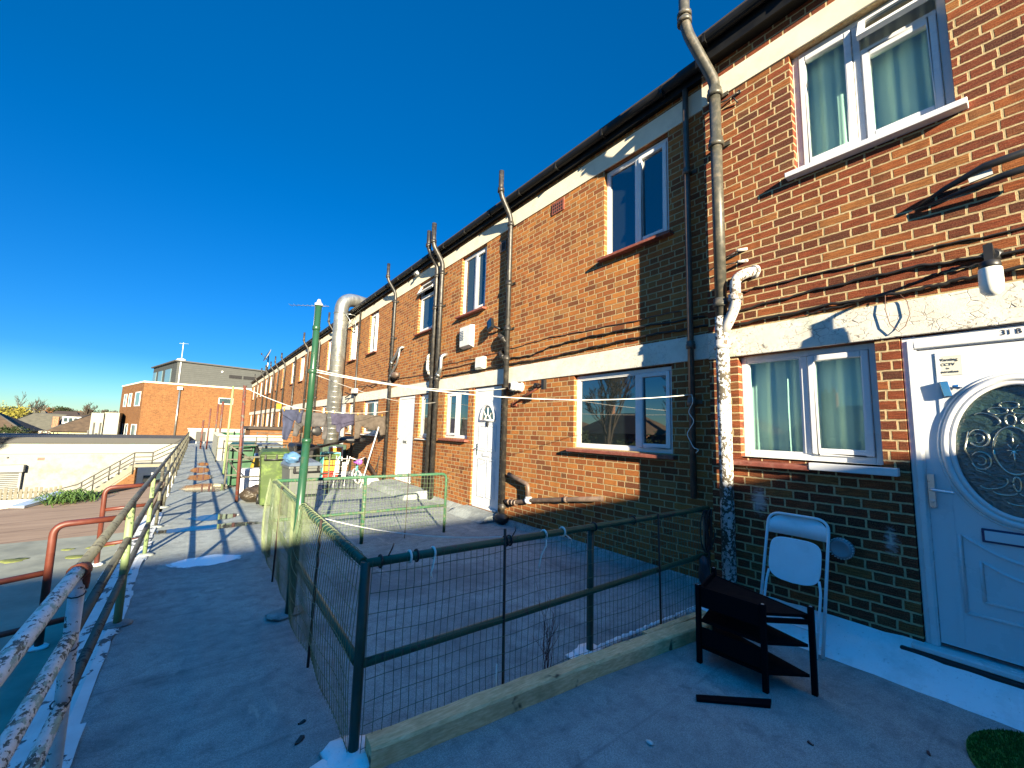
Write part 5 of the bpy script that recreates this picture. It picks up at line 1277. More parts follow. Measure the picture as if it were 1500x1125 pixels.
# ---------------------------------------------------------------- clutter along the walkway
def wheelie_bin(x, y, rot, W, D, H, mat, lid, label, group='wheelie bins on the walkway', open_=0.):
    t = thing('wheelie_bin', (x, y, 0), label, 'bin', group)
    ca, sa = math.cos(rot), math.sin(rot)
    def T(p): return (x+p[0]*ca-p[1]*sa, y+p[0]*sa+p[1]*ca, p[2])
    a, c = W/2, D/2; k = .80
    b = MB(); bt = [(-a*k, -c*k, .05), (a*k, -c*k, .05), (a*k, c*.9, .05), (-a*k, c*.9, .05)]; tp = [(-a, -c, H-.09), (a, -c, H-.09), (a, c, H-.09), (-a, c, H-.09)]
    b.hexa([T(p) for p in bt], [T(p) for p in tp])
    b.hexa([T(p) for p in ((-a-.02, -c-.025, H-.115), (a+.02, -c-.025, H-.115), (a+.02, c+.02, H-.115), (-a-.02, c+.02, H-.115))], [T(p) for p in ((-a-.02, -c-.025, H-.07), (a+.02, -c-.025, H-.07), (a+.02, c+.02, H-.07), (-a-.02, c+.02, H-.07))])
    b.build('body', M[mat], t, .015)
    b = MB(); b.hexa([T(p) for p in ((-a-.03, -c-.05, H-.068), (a+.03, -c-.05, H-.068), (a+.03, c+.03, H-.068), (-a-.03, c+.03, H-.068))], [T(p) for p in ((-a+.02, -c+.01, H-.015), (a-.02, -c+.01, H-.015), (a-.02, c-.02, H+.02), (-a+.02, c-.02, H+.02))])
    b.build('lid', M[lid], t, .015)
    b = MB()
    for sx in (-.5, 0, .5): b.hexa([T((sx*W*.75-.012, -c-.056, H-.16)), T((sx*W*.75+.012, -c-.056, H-.16)), T((sx*W*.75+.012, -c-.0, H-.16)), T((sx*W*.75-.012, -c, H-.16))], [T((sx*W*.75-.012, -c-.056, H-.07)), T((sx*W*.75+.012, -c-.056, H-.07)), T((sx*W*.75+.012, -c, H-.07)), T((sx*W*.75-.012, -c, H-.07))])
    b.tube([T((-W*.42, -c-.06, H-.165)), T((W*.42, -c-.06, H-.165))], .014, 8); b.build('rim_rib', M['rubber'], t)
    b = MB(); b.tube([T((-a*.8, c+.10, H-.03)), T((a*.8, c+.10, H-.03))], .016, 8); b.tube([T((-a*.8, c, H-.06)), T((-a*.8, c+.10, H-.03))], .014, 8); b.tube([T((a*.8, c, H-.06)), T((a*.8, c+.10, H-.03))], .014, 8); b.build('handle', M['rubber'], t)
    for sx in (-1, 1):
        b = MB(); o = Vector(T((sx*(a*.86), c*.95, .10))); b.lathe(o, Vector((ca*sx, sa*sx, 0)), [(-.02, .06), (-.018, .098), (.018, .098), (.02, .06)], 18); b.build('wheel', M['rubber'], t)
    return t
wheelie_bin(1.53, 7.98, R(4), .50, .55, .97, 'bin_grey', 'bin_slate', 'grey wheelie bin just behind the sunlit green mesh fence')
wheelie_bin(1.30, 9.35, R(-3), .50, .55, 1.08, 'bin_lime', 'bin_lime', 'lime green wheelie bin')
wheelie_bin(1.00, 12.6, R(-8), .56, .66, 1.08, 'bin_green', 'bin_green', 'dark green wheelie bin behind the red and grey pole')
wheelie_bin(1.62, 12.9, R(3), .54, .6, 1.06, 'bin_grey', 'bin_slate', 'grey wheelie bin between the dark green bin and the lime green bin')
wheelie_bin(2.5, 13.3, R(5), .54, .6, 1.05, 'rubber', 'rubber', 'black wheelie bin under the hanging laundry')
wheelie_bin(1.3, 30., R(10), .5, .6, 1.0, 'bin_green', 'bin_green', 'far green wheelie bin at the end of the walkway', 'wheelie bins on the walkway')
b = MB(); b.blob((1.33, 7.8, 1.03), .13, .12, .085, 0, 18, 12, .35, 8); one('carrier_bag', b, M['bag_blue'], 'pale blue carrier bag lying on the grey bin lid', 'bag')
b = MB(); b.blob((1.06, 10.0, .15), .235, .24, .17, 0, 30, 18, .16, 2); b.blob((1.12, 10.0, .30), .05, .05, .04, 0, 14, 8, .5, 7); one('rubbish_bag', b, M['bag_black'], 'shiny black rubbish bag on the deck in front of the white cabinet', 'bag')
b = MB(); b.blob((1.36, 10.5, .22), .16, .17, .24, 0, 24, 14, .18, 5); one('rubbish_bag', b, M['bag_grey'], 'dull grey bag slumped against the white cabinet', 'bag')
t = thing('white_cabinet', (1.08, 11.1, 0), 'white metal cabinet like a small fridge beside the pole', 'cabinet')
b = MB(); b.box(.88, 1.28, 10.92, 11.3, 0.02, .57); b.build('body', M['upvc'], t, .01)
b = MB(); b.box(.89, 1.27, 10.90, 10.918, .05, .55); b.build('door', M['upvc'], t, .004)
b = MB(); b.box(1.23, 1.25, 10.885, 10.90, .3, .42); b.build('handle', M['vent_grey'], t)
t = thing('plastic_bottle', (1.26, 11.9, 0), 'tall yellow plastic container behind the white cabinet', 'container')
b = MB(); b.lathe((1.24, 11.8, 0), (0, 0, 1), [(0, .10), (.02, .115), (.55, .11), (.66, .08), (.74, .045), (.80, .04)], 18); b.build('body', M['yellow'], t)
b = MB(); b.lathe((1.24, 11.8, .80), (0, 0, 1), [(0, .05), (.06, .05), (.07, .03)], 14); b.build('cap', M['bag_blue'], t)

def pole(label, x, y, h, r, mat, top=None, lean=(0, 0)):
    b = MB(); b.tube([(x, y, 0), (x+lean[0]*.5, y+lean[1]*.5, h*.5), (x+lean[0], y+lean[1], h)], r, 10)
    if top: b.lathe((x+lean[0], y+lean[1], h-.01), (0, 0, 1), [(0, r*1.3), (.03, r*1.3), (.05, r*.4)], 10)
    return one('washing_pole', b, M[mat], label, 'pole', 'washing line poles')
pole('tall rust red and grey pole beside the black rubbish bag', .79, 10.10, 2.38, .030, 'pole_red', None, (-.06, 0))
pole('shorter grey pole tied to the rust red pole', .82, 10.35, 1.5, .03, 'flaky_post', None, (-.02, .05))
pole('thin olive green pole beside the dark green bin', .80, 15.5, 2.75, .03, 'green_pale_post', None, (.02, .1))
pole('rust red pole in front of the grey window of the brick block', 1.02, 26.5, 2.7, .05, 'pole_red'); pole('second rust red pole, left of the first', .86, 27.5, 2.6, .04, 'pole_red')
pole('thin far pole near the end of the walkway', .6, 30, 2.4, .04, 'pole_red'); pole('shortest far pole beside the black box', .32, 30.5, 1.7, .05, 'pole_red')

def partition(label, pts, rails, posts, h, mat='old_rail', braces=()):
    t = thing('partition_railing', ((pts[0][0]+pts[1][0])/2, (pts[0][1]+pts[1][1])/2, 0), label, 'railing', 'railings across the deck between flats')
    A, B_ = Vector((*pts[0], 0)), Vector((*pts[1], 0))
    for z in rails:
        b = MB(); b.tube([A+Vector((0, 0, z)), B_+Vector((0, 0, z))], .018, 8); b.build('rail', M[mat], t)
    for q in posts:
        b = MB(); p = A.lerp(B_, q); b.tube([p, p+Vector((0, 0, h))], .02, 8); b.build('post', M[mat], t)
    for (a, c) in braces:
        b = MB(); b.tube([a, c], .018, 8); b.build('brace', M[mat], t)
    return t
partition('grey two-rail partition railing behind the black rubbish bag', ((.80, 10.3), (2.6, 10.45)), (.47, .88), (0, .5, 1), .92, 'old_rail', [((.60, 10.3, 1.12), (1.02, 10.35, .80)), ((.62, 10.6, .78), (.82, 10.35, .5))])
partition('dark partition railing in front of the dark green bin', ((.66, 11.9), (1.9, 12.0)), (.35, .72, 1.06), (0, 1), 1.08)
partition('partition railing crossing in front of the white parapet wall', ((.75, 20.4), (3.4, 20.3)), (.55, 1.02), (0, .5, 1), 1.05)
partition('partition railing in front of the orange brick bin store', ((2.3, 22.5), (4.2, 22.4)), (.7, 1.15), (0, 1), 1.2)
t = thing('wire_panel', (3., 10.8, 0), 'black wire grid panel standing in front of the toys and drawers', 'wire panel')
b = MB(); b.tube([(2.62, 10.95, .04), (2.62, 10.95, .76), (3.34, 10.62, .76), (3.34, 10.62, .04), (2.62, 10.95, .04)], .011, 6); b.build('frame', M['rubber'], t)
b = MB()
for k in range(1, 9):
    q = k/9; x, y = 2.62+.72*q, 10.95-.33*q; b.tube([(x, y, .04), (x, y, .76)], .006, 5)
for k in range(1, 5): b.tube([(2.62, 10.95, .04+.144*k), (3.34, 10.62, .04+.144*k)], .006, 5)
b.build('wires', M['rubber'], t)
t = thing('drawer_tower', (3.36, 13.5, 0), 'plastic drawer tower with green, yellow, orange and red drawers', 'drawers')
b = MB(); b.box(3.14, 3.60, 13.3, 13.7, 0, .03); b.box(3.14, 3.60, 13.3, 13.7, .74, .78); b.box(3.12, 3.14, 13.3, 13.7, 0, .78); b.box(3.60, 3.62, 13.3, 13.7, 0, .78); b.build('frame', M['teal'], t)
for k, mt in enumerate(('red_plastic', 'orange_plastic', 'yellow', 'bin_lime')):
    b = MB(); b.box(3.145, 3.595, 13.27, 13.68, .04+.175*k, .20+.175*k); b.box(3.30, 3.44, 13.25, 13.27, .13+.175*k, .155+.175*k); b.build('drawer', M[mt], t, .008)
t = thing('childs_bike', (3.75, 12.3, 0), "small child's bicycle with purple seat and white front wheel", 'bicycle')
def wheel(c, ax, r, tm):
    b = MB(); c = Vector(c); ax = Vector(ax).normalized(); u = Vector((0, 0, 1)); v = ax.cross(u)
    b.tube([c+u*r*math.cos(q)+v*r*math.sin(q) for q in [2*math.pi*k/24 for k in range(24)]], .022, 8, closed=True)
    for k in range(8): q = math.pi*k/4; b.tube([c, c+u*r*math.cos(q)+v*r*math.sin(q)], .004, 4)
    b.tube([c-ax*.03, c+ax*.03], .015, 8); b.build('wheel', M[tm], t)
wheel((3.70, 11.75, .19), (1, .18, 0), .165, 'upvc'); wheel((3.82, 12.40, .19), (1, .18, 0), .165, 'upvc')
b = MB(); b.tube([(3.70, 11.75, .19), (3.72, 11.86, .55), (3.725, 11.88, .66)], .016, 8); b.tube([(3.72, 11.86, .50), (3.77, 12.12, .28), (3.82, 12.40, .19)], .018, 8); b.tube([(3.77, 12.12, .28), (3.79, 12.22, .52)], .016, 8); b.tube([(3.79, 12.22, .48), (3.82, 12.40, .19)], .012, 8); b.build('frame', M['teal'], t)
b = MB(); b.blob((3.79, 12.22, .56), .09, .13, .045, 0, 16, 8); b.build('saddle', M['purple'], t)
b = MB(); b.tube(rounded([(3.50, 11.95, .72), (3.66, 11.86, .66), (3.79, 11.9, .66), (3.96, 12.02, .72)], .05), .014, 8); b.build('handlebar', M['upvc'], t)
b = MB(); b.blob((3.73, 11.80, .60), .09, .07, .08, 0, 14, 8); b.build('basket', M['purple'], t)
b = MB(); b.blob((3.95, 11.4, .10), .22, .16, .12, 0, 24, 12, .25, 6); one('plastic_sack', b, M['clear_sack'], 'crumpled whitish plastic sack at the foot of the wall by the bicycle', 'sack')
t = thing('clothes_airer', (3.1, 11.6, 0), 'white folding clothes airer behind the wire grid panel', 'airer')
b = MB()
for x in (3.0, 3.28):
    b.tube([(x, 11.5, 0), (x+.10, 11.75, .78)], .012, 6); b.tube([(x+.10, 11.5, .78), (x, 11.8, 0)], .012, 6)
for z in (.3, .5, .7): b.tube([(3.0+.1*z/.78, 11.5+.25*z/.78, z), (3.28+.1*z/.78, 11.5+.25*z/.78, z)], .008, 6)
b.build('frame', M['upvc'], t)
b = MB(); b.obox((3.12, 11.62, .5), .05, .012, .16, (1, 0, 0), (0, 1, 0)); b.obox((3.27, 11.62, .42), .05, .012, .2, (1, 0, 0), (0, 1, 0)); b.build('cloth', M['sticker'], t)
t = thing('framed_board', (3.75, 14.2, 0), 'orange board in a pale frame among the clutter under the laundry', 'board')
b = MB(); b.box(3.50, 3.86, 14.1, 14.13, .50, .88); b.build('board', M['orange_plastic'], t)
b = MB(); bars(b, 14.0, 14.01, 0, 1, 0, 1, .1) if False else None
for (x0, x1, z0, z1) in ((3.46, 3.50, .46, .92), (3.86, 3.90, .46, .92), (3.50, 3.86, .88, .92), (3.50, 3.86, .46, .50)): b.box(x0, x1, 14.09, 14.14, z0, z1)
b.box(3.52, 3.56, 14.1, 14.14, 0, .46); b.box(3.80, 3.84, 14.1, 14.14, 0, .46); b.build('frame', M['white_paint'], t)
t = thing('water_butt', (2.95, 14.2, 0), 'dark green water butt in the clutter below the duct', 'water butt')
b = MB(); b.lathe((2.95, 14.2, 0), (0, 0, 1), [(0, .22), (.3, .27), (.6, .28), (.9, .25), (.92, .20)], 22); b.build('barrel', M['green_dark'], t)
b = MB(); b.lathe((2.95, 14.2, .92), (0, 0, 1), [(0, .26), (.03, .26), (.06, .1)], 22); b.build('lid', M['rubber'], t)
b = MB(); b.tube([(1.65, 11.25, .80), (2.6, 11.9, 1.0), (4.1, 12.7, 1.28)], .035, 8); b.tube([(1.7, 11.25, 0), (1.68, 11.25, .82)], .03, 8); b.blob((3.7, 12.5, 1.20), .42, .2, .10, 0, 18, 8, .2, 3)
one('folded_parasol', b, M['rubber'], 'long black folded parasol propped across the clutter under the laundry', 'parasol')
b = MB(); b.tube([(3.55, 11.0, 0), (3.72, 11.02, .7), (3.95, 11.05, 1.6)], .02, 8); one('prop_pole', b, M['vent_grey'], 'pale grey prop pole leaning to the right of the laundry', 'pole')
b = MB(); b.tube([(4.28, 11.9, 0), (4.30, 11.85, .75)], .012, 6); b.tube([(4.2, 12.1, 0), (4.28, 11.6, .9)], .012, 6); b.tube([(4.25, 12.9, .6), (4.25, 11.45, .06)], .045, 8); one('garden_tools', b, M['rust_dark'], 'brown pipe and rods leaning on the wall by the bicycle', 'tools')

# laundry
LD = Vector((3.56, 1.3, 0)).normalized(); LN_ = Vector((-LD.y, LD.x, 0)); L0 = Vector((.74, 10.1, 0))
def garment(name, label, outline, mat, off, cat, extra=None):
    """outline in (distance along the line, height); a cloth with thickness and soft folds"""
    bm = bmesh.new()
    vs = [bm.verts.new((p[0], 0, p[1])) for p in outline]; es = [bm.edges.new((vs[i], vs[(i+1) % len(vs)])) for i in range(len(vs))]
    bmesh.ops.triangle_fill(bm, edges=es, use_beauty=True)
    bmesh.ops.subdivide_edges(bm, edges=bm.edges, cuts=3, use_grid_fill=True)
    for v in bm.verts:
        s_, z = v.co.x, v.co.z
        o_ = off + .025*math.sin(s_*17+z*3)+.012*math.sin(s_*41-z*9)+.010*math.sin(z*23+s_*8)
        v.co = L0+LD*s_+LN_*o_+Vector((0, 0, z))
    r_ = bmesh.ops.solidify(bm, geom=bm.faces[:], thickness=.014)
    me = bpy.data.meshes.new(name); bm.to_mesh(me); bm.free(); me.materials.append(M[mat])
    for p in me.polygons: p.use_smooth = True
    c = Vector((0, 0, 0))
    for v in me.vertices: c += v.co
    c /= len(me.vertices)
    for v in me.vertices: v.co -= c
    o = bpy.data.objects.new(name, me); o.location = c; col.objects.link(o)
    return tag(o, label, cat, 'laundry pegged on the line')
garment('hanging_trousers', 'blue-grey leggings dangling at the left end of the washing line', [(.80, 1.93), (1.30, 1.93), (1.28, 1.66), (1.20, 1.62), (1.08, 1.70), (1.02, 1.35), (.98, 1.24), (.84, 1.26), (.86, 1.6)], 'cloth_blue', 0, 'leggings')
garment('hanging_sweatshirt', 'grey sweatshirt pegged on the line behind the green pole', [(1.16, 1.90), (1.95, 1.90), (1.97, 1.55), (1.96, 1.26), (1.84, 1.26), (1.82, 1.55), (1.74, 1.55), (1.40, 1.56), (1.34, 1.58), (1.22, 1.32), (1.10, 1.34), (1.12, 1.7)], 'cloth_grey', .03, 'sweatshirt')
o_ = L0+LD*1.66; b = MB(); b.blob((o_.x, o_.y-.03, 1.45), .12, .04, .11, 0, 18, 10, .15, 2); one('black_hat', b, M['rubber'], 'round black hat pegged below the grey sweatshirt', 'hat', 'laundry pegged on the line')
garment('hanging_shirt', 'purple-blue shirt pegged in the middle of the line', [(2.02, 1.90), (2.72, 1.92), (2.73, 1.62), (2.48, 1.60), (2.36, 1.52), (2.28, 1.42), (2.20, 1.45), (2.16, 1.60), (2.06, 1.62)], 'cloth_violet', 0, 'shirt')
garment('hanging_hoodie', 'taupe hoodie with dark trim at the right end of the line', [(2.74, 1.92), (3.72, 1.92), (3.80, 1.78), (3.82, 1.55), (3.74, 1.38), (3.60, 1.36), (3.58, 1.52), (3.35, 1.50), (3.05, 1.55), (2.93, 1.62), (2.92, 1.28), (2.78, 1.26), (2.76, 1.6)], 'cloth_taupe', .02, 'hoodie')
for i, s_ in enumerate((.72, .85, 1.2, 1.4, 1.9, 2.1, 2.6, 2.8, 3.6)):
    p = L0+LD*s_; b = MB()
    if i: b.obox((p.x, p.y-.012, 1.925), .008, .006, .036, (1, 0, 0), (0, 1, .2)); b.obox((p.x, p.y+.012, 1.925), .008, .006, .036, (1, 0, 0), (0, 1, -.2))
    else: b.obox((p.x, p.y-.014, 1.99), .05, .010, .06, (1, 0, 0), (0, 1, .25)); b.obox((p.x, p.y+.014, 1.99), .05, .010, .06, (1, 0, 0), (0, 1, -.25))
    one('clothes_peg', b, M['yellow'], 'small clothes peg holding laundry on the washing line' if i else 'big yellow clothes peg on the line left of all the laundry', 'peg', 'clothes pegs on the washing line')

# walls and stores farther along the deck
t = thing('parapet_wall', (2., 22, 0), 'low white wall across the deck beyond the bins', 'wall')
b = MB(); b.box(.80, 3.2, 21.2, 21.4, 0, 1.0); b.box(.80, 1.0, 21.4, 28, 0, 1.0); b.build('wall', M['white_render'], t)
b = MB(); b.box(.76, 3.24, 21.15, 21.45, 1.0, 1.06); b.box(.76, 1.04, 21.45, 28, 1.0, 1.06); b.build('coping', M['frieze'], t)
t = thing('bin_store', (3.3, 26, 0), 'orange brick store with a flat brown roof against the terrace', 'store')
b = MB(); b.box(2.3, 4.39, 25.8, 28.5, 0, 1.28); b.build('wall', M['brick_block'], t)
b = MB(); b.box(2.2, 4.39, 25.6, 28.7, 1.28, 1.42); b.build('roof', M['tiles'], t)
t = thing('planter_box', (1.6, 29, 0), 'far low green cabinet on the deck beyond the white parapet wall', 'cabinet')
b = MB(); b.box(1.1, 3.4, 31, 31.6, 0, 1.0); b.build('body', M['green_pale'], t, .02)
b = MB(); b.box(1.05, 3.45, 30.95, 31.65, 1.0, 1.06); b.build('top', M['frieze'], t)
t = thing('black_box', (.35, 38, 0), 'black box at the far end of the walkway', 'box')
b = MB(); b.box(.05, .62, 38, 38.4, .15, .85); b.build('body', M['rubber'], t, .02)
b = MB(); b.box(.08, .12, 38.05, 38.1, 0, .15); b.box(.55, .59, 38.05, 38.1, 0, .15); b.build('feet', M['steel'], t)
t = thing('end_wall', (1, 44, 0), 'far low pale wall closing the end of the walkway', 'wall')
b = MB(); b.box(-.5, 3.9, 44, 44.25, 0, .95); b.build('wall', M['white_render'], t)
b = MB(); b.box(-.55, 3.95, 43.95, 44.3, .95, 1.02); b.build('coping', M['frieze'], t)

# ---------------------------------------------------------------- lower roofs left of the walkway
t = thing('rear_extension', (-6, 0, -3.3), 'single storey rear extension with a flat grey felt roof below the railing', 'extension')
b = MB(); b.box(-12, -.665, -10, 9.55, -3.3, -.34); b.build('wall', M['brick_wing'], t)
b = MB(); b.box(-12.05, -.662, -10, 9.60, -.335, -.30); b.build('roof', M['felt_grey'], t)
for (x, y, s_) in ((-1.15, 8.25, .10), (-1.75, 8.45, .12), (-.95, 8.75, .12), (-1.3, 8.75, .06)):
    b = MB(); b.blob((x, y, -.298), s_*1.2, s_*.9, .012, 0, 14, 6, .3, int(x*-100)); b.build('moss_patch', M['moss'], t)
t = thing('brown_roofed_extension', (-3, 13, -3.3), 'lower extension with a brown felt roof beyond the grey flat roof', 'extension')
P = [(-9, 9.62), (-.665, 9.62), (-.665, 19.6), (-3.0, 14.9), (-4.2, 13.6), (-9, 11.6)]
b = MB(); b.prism(P, -3.3, -.56); b.build('wall', M['brick_wing'], t)
b = MB(); b.prism(P, -.555, -.50); b.build('roof', M['brown_roof'], t)
b = MB(); b.tube([(-2.15, 15.4, -.44), (-.7, 18.6, -.42)], .05, 10); b.build('pipe', M['rubber'], t)
b = MB(); vs = []; fs = []; rnd = random.Random(21)
for k in range(700):
    x, y = rnd.gauss(-2.42, .22), rnd.gauss(15.4, .35); a = rnd.uniform(0, 6.28); L = rnd.uniform(.15, .40); w_ = .012; i0 = len(vs); hh = rnd.uniform(.03, .16)
    dx_, dy_ = math.cos(a), math.sin(a)
    vs += [(x-dy_*w_, y+dx_*w_, -.5), (x+dy_*w_, y-dx_*w_, -.5), (x+dx_*L*.6+dy_*w_, y+dy_*L*.6-dx_*w_, -.5+hh*1.3), (x+dx_*L*.6-dy_*w_, y+dy_*L*.6+dx_*w_, -.5+hh*1.3), (x+dx_*L, y+dy_*L, -.5+hh*.6)]
    fs += [(i0, i0+1, i0+2, i0+3), (i0+3, i0+2, i0+4)]
b.add(vs, fs); one('grass_tuft', b, M['weed_green2'], 'bright green strappy plant growing at the far edge of the brown roof', 'plant')
b = MB(); b.hexa([(-3.25, 14.6, -.49), (-2.95, 14.4, -.49), (-2.5, 15.7, -.49), (-2.75, 16.0, -.49)], [(-3.25, 14.6, -.46), (-2.95, 14.4, -.44), (-2.5, 15.7, -.36), (-2.75, 16.0, -.33)])
one('plastic_sheet', b, M['sheet'], 'pale blue plastic sheet lying beside the green plant on the brown roof edge', 'sheet')

# white garage with its roller shutter
t = thing('garage', (-6, 38, -3.3), 'long low white rendered garage behind the outside stair', 'garage')
b = MB(); b.box(-16, -.4, 38, 46, -3.3, -.66); b.build('wall', M['render_rough'], t)
b = MB(); b.box(-16, -.4, 37.93, 38.0, -.66, -.02); b.build('fascia_band', M['white_render'], t)
b = MB(); b.box(-16.2, -.3, 37.8, 46.2, -.02, .36); b.build('roof', M['roof_edge'], t, .03)
b = MB(); b.box(-7.55, -7.27, 37.97, 38.0, -1.06, -.90); b.build('air_brick', M['red_tile'], t)
b = MB(); b.lathe((-8.75, 38, -.88), (0, -1, 0), [(0, .05), (.03, .05), (.04, .02)], 10); b.build('vent', M['rubber'], t)
b = MB(); b.box(-9.6, -7.97, 37.6, 37.99, -1.73, -1.30)
sb = b.build('shutter_box', M['shutter'], t, .03)
b = MB()
for k in range(14): b.box(-9.55, -8.15, 37.80, 37.90, -1.80-.11*k, -1.73-.11*k-.012)
b.build('shutter', M['shutter'], t)
b = MB(); b.box(-8.15, -8.05, 37.75, 37.99, -3.3, -1.73); b.build('shutter_rail', M['shutter'], t)
t = thing('picket_fence', (-7, 31, -3.3), 'grey wooden picket fence below the white garage', 'fence')
rnd = random.Random(31); b = MB(); x = -9.4
while x < -5.2:
    h_ = rnd.uniform(-.07, .05)
    if rnd.random() > .08: b.hexa([(x, 31, -3.3), (x+.13, 31, -3.3), (x+.13, 31.03, -3.3), (x, 31.03, -3.3)], [(x+.01, 31, -1.92+h_), (x+.11, 31, -1.92+h_), (x+.11, 31.03, -1.92+h_), (x+.01, 31.03, -1.92+h_)])
    x += .165
tp = b.build('pickets', M['fence_wood'], t)
b = MB(); b.box(-9.4, -5.2, 31.035, 31.08, -2.2, -2.1); b.box(-9.4, -5.2, 31.035, 31.08, -2.95, -2.85); b.build('rail', M['fence_wood'], t)
b = MB(); b.box(-9.4, -5.4, 30.8, 30.86, -3.3, -2.45); b.build('gravel_board', M['frieze'], t)

# outside stair
t = thing('outside_stair', (-3, 33, -3.3), 'concrete outside stair with grey metal rails climbing to the walkway', 'stair')
b = MB(); n = 9
for k in range(n):
    x0 = -5.0+.26*k; z0 = -3.3+.245*(k+1); b.hexa([(x0, 33, -3.3), (x0+.26, 33, -3.3), (x0+.26, 34.1, -3.3), (x0, 34.1, -3.3)], [(x0, 33, z0), (x0+.26, 33, z0), (x0+.26, 34.1, z0), (x0, 34.1, z0)])
b.build('steps', M['concrete'], t)
b = MB(); b.hexa([(-5.05, 32.96, -3.2), (-4.75, 32.96, -3.3), (-2.6, 32.96, -1.3), (-2.75, 32.96, -1.06)], [(-5.05, 32.995, -3.2), (-4.75, 32.995, -3.3), (-2.6, 32.995, -1.3), (-2.75, 32.995, -1.06)]); b.build('stringer', M['concrete'], t)
b = MB(); b.add([(-4.55, 32.97, -3.3), (-2.62, 32.97, -3.3), (-2.62, 32.97, -1.45), (-4.55, 32.98, -3.28)], [(0, 1, 2, 3)]); b.box(-2.66, -2.60, 32.98, 34.1, -3.3, -1.25); b.build('brick_side', M['brick_block'], t)
b = MB(); b.box(-2.7, -.4, 32.9, 34.2, -1.2, -1.02); b.build('landing', M['concrete'], t)
b = MB()
for k in range(4): b.box(-1.35+.27*k, -.36, 32.95, 34.1, -1.02+.25*k, -1.02+.25*(k+1))
b.build('upper_steps', M['concrete'], t)
R3 = ((0, .72), (0, .46), (0, .22))
for _, h_ in R3:
    b = MB(); b.tube([(-5.75, 32.93, -3.05+h_), (-4.9, 32.93, -2.78+h_), (-2.72, 32.93, -1.06+h_), (-1.9, 32.93, -1.05+h_), (-.9, 32.93, -.45+h_), (-.4, 32.93, -.1+h_)], .03, 8); b.build('rail', M['stair_rail'], t)
for (x, z, zt) in ((-4.75, -2.85, -1.95), (-4.3, -2.35, -1.6), (-3.7, -1.9, -1.12), (-3.3, -1.6, -.80), (-2.72, -1.6, -.33), (-1.9, -1.05, -.33)):
    b = MB(); b.tube([(x, 32.93, z), (x, 32.93, zt)], .03, 8); b.build('post', M['stair_rail'], t)
t = thing('white_doorway', (-1.9, 35, -3.3), 'white wall with a small window seen under the stair landing', 'doorway')
b = MB(); b.box(-2.7, -.6, 35.0, 35.2, -3.3, -1.2); b.build('wall', M['upvc'], t)
b = MB(); b.box(-2.35, -1.95, 34.97, 35.0, -2.6, -1.9); b.box(-1.75, -1.1, 34.97, 35.0, -3.3, -1.75); b.build('panes', M['glass_far'], t)

# ---------------------------------------------------------------- buildings beyond
t = thing('brick_block', (2, 60, -3.3), 'three storey orange brick block with a grey clad penthouse at the end of the walkway', 'building')
L1 = Vector((-.25, .97, 0)).normalized()
c0 = (-4.53, 55.0); c1 = (9., 55.0); dl = (c0[0]+L1.x*10.9, c0[1]+L1.y*10.9)
P = [c0, c1, (9., 66.), dl]
b = MB(); b.prism(P, -3.3, 5.38); b.build('wall', M['brick_block'], t)
b = MB(); b.prism([(c0[0]-.06, 54.93), (9.05, 54.93), (9.05, 66.05), (dl[0]-.07, dl[1]+.05)], 5.38, 5.52); b.build('coping', M['frieze'], t)
def faceL(tt, off=0.): return Vector((c0[0]+L1.x*tt-L1.y*off*1., c0[1]+L1.y*tt+L1.x*off, 0))
def winL(t0, t1, z0, z1, label=None, pane='glass_sky'):
    a, d = faceL(t0), faceL(t1); m_ = (a+d)/2; nr = Vector((-L1.y, L1.x, 0))
    b = MB(); zc = (z0+z1)/2
    for (s0, s1, za, zb) in ((t0, t0+.14, z0, z1), (t1-.14, t1, z0, z1), (t0+.14, t1-.14, z0, z0+.1), (t0+.14, t1-.14, z1-.1, z1)):
        b.obox((faceL(s0)+faceL(s1))/2+nr*.01+Vector((0, 0, (za+zb)/2)), (s1-s0)/2, .04, (zb-za)/2, L1, nr)
    f = b.build('window', M['upvc'], t)
    b = MB(); b.obox(m_+Vector((0, 0, zc)), (t1-t0)/2-.14, .035, (z1-z0)/2-.1, L1, nr); b.build('pane', M[pane], f)
for (a, c) in ((.9, 3.2),): winL(a, c, 3.0, 4.5); winL(a, c, -.1, 1.15)
for (a, c) in ((5.1, 6.4), (7.6, 8.9)): winL(a, c, 3.0, 4.45); winL(a, c, -.15, 1.15)
for (a, c) in ((1.68, 3.02),):
    b = MB(); bars(b, 0, 0, 0, 1, 0, 1, .1) if False else None
    b.box(a, c, 54.96, 55.0, 3.58, 3.66); b.box(a, c, 54.96, 55.0, 4.2, 4.28); b.box(a, a+.08, 54.96, 55.0, 3.66, 4.2); b.box(c-.08, c, 54.96, 55, 3.66, 4.2); f = b.build('window', M['vent_grey'], t)
    b = MB(); b.box(a+.08, c-.08, 54.98, 55.0, 3.66, 4.2); b.build('pane', M['glass_far'], f)
b = MB(); b.tube([(-1.70, 54.88, -.95), (-1.70, 54.88, 4.9)], .09, 10); b.box(-1.92, -1.48, 54.7, 54.99, 4.88, 5.15); b.build('downpipe', M['steel'], t)
p0 = (-2.25, 57.0); pl = (p0[0]+L1.x*10.3, p0[1]+L1.y*10.3)
b = MB(); b.hexa([(p0[0], p0[1], 5.4), (9., 57., 5.4), (9., 66., 5.4), (pl[0], pl[1], 5.4)], [(p0[0], p0[1], 8.05), (9., 57., 7.75), (9., 66., 7.6), (pl[0], pl[1], 8.0)]); pw = b.build('penthouse', M['cladding'], t)
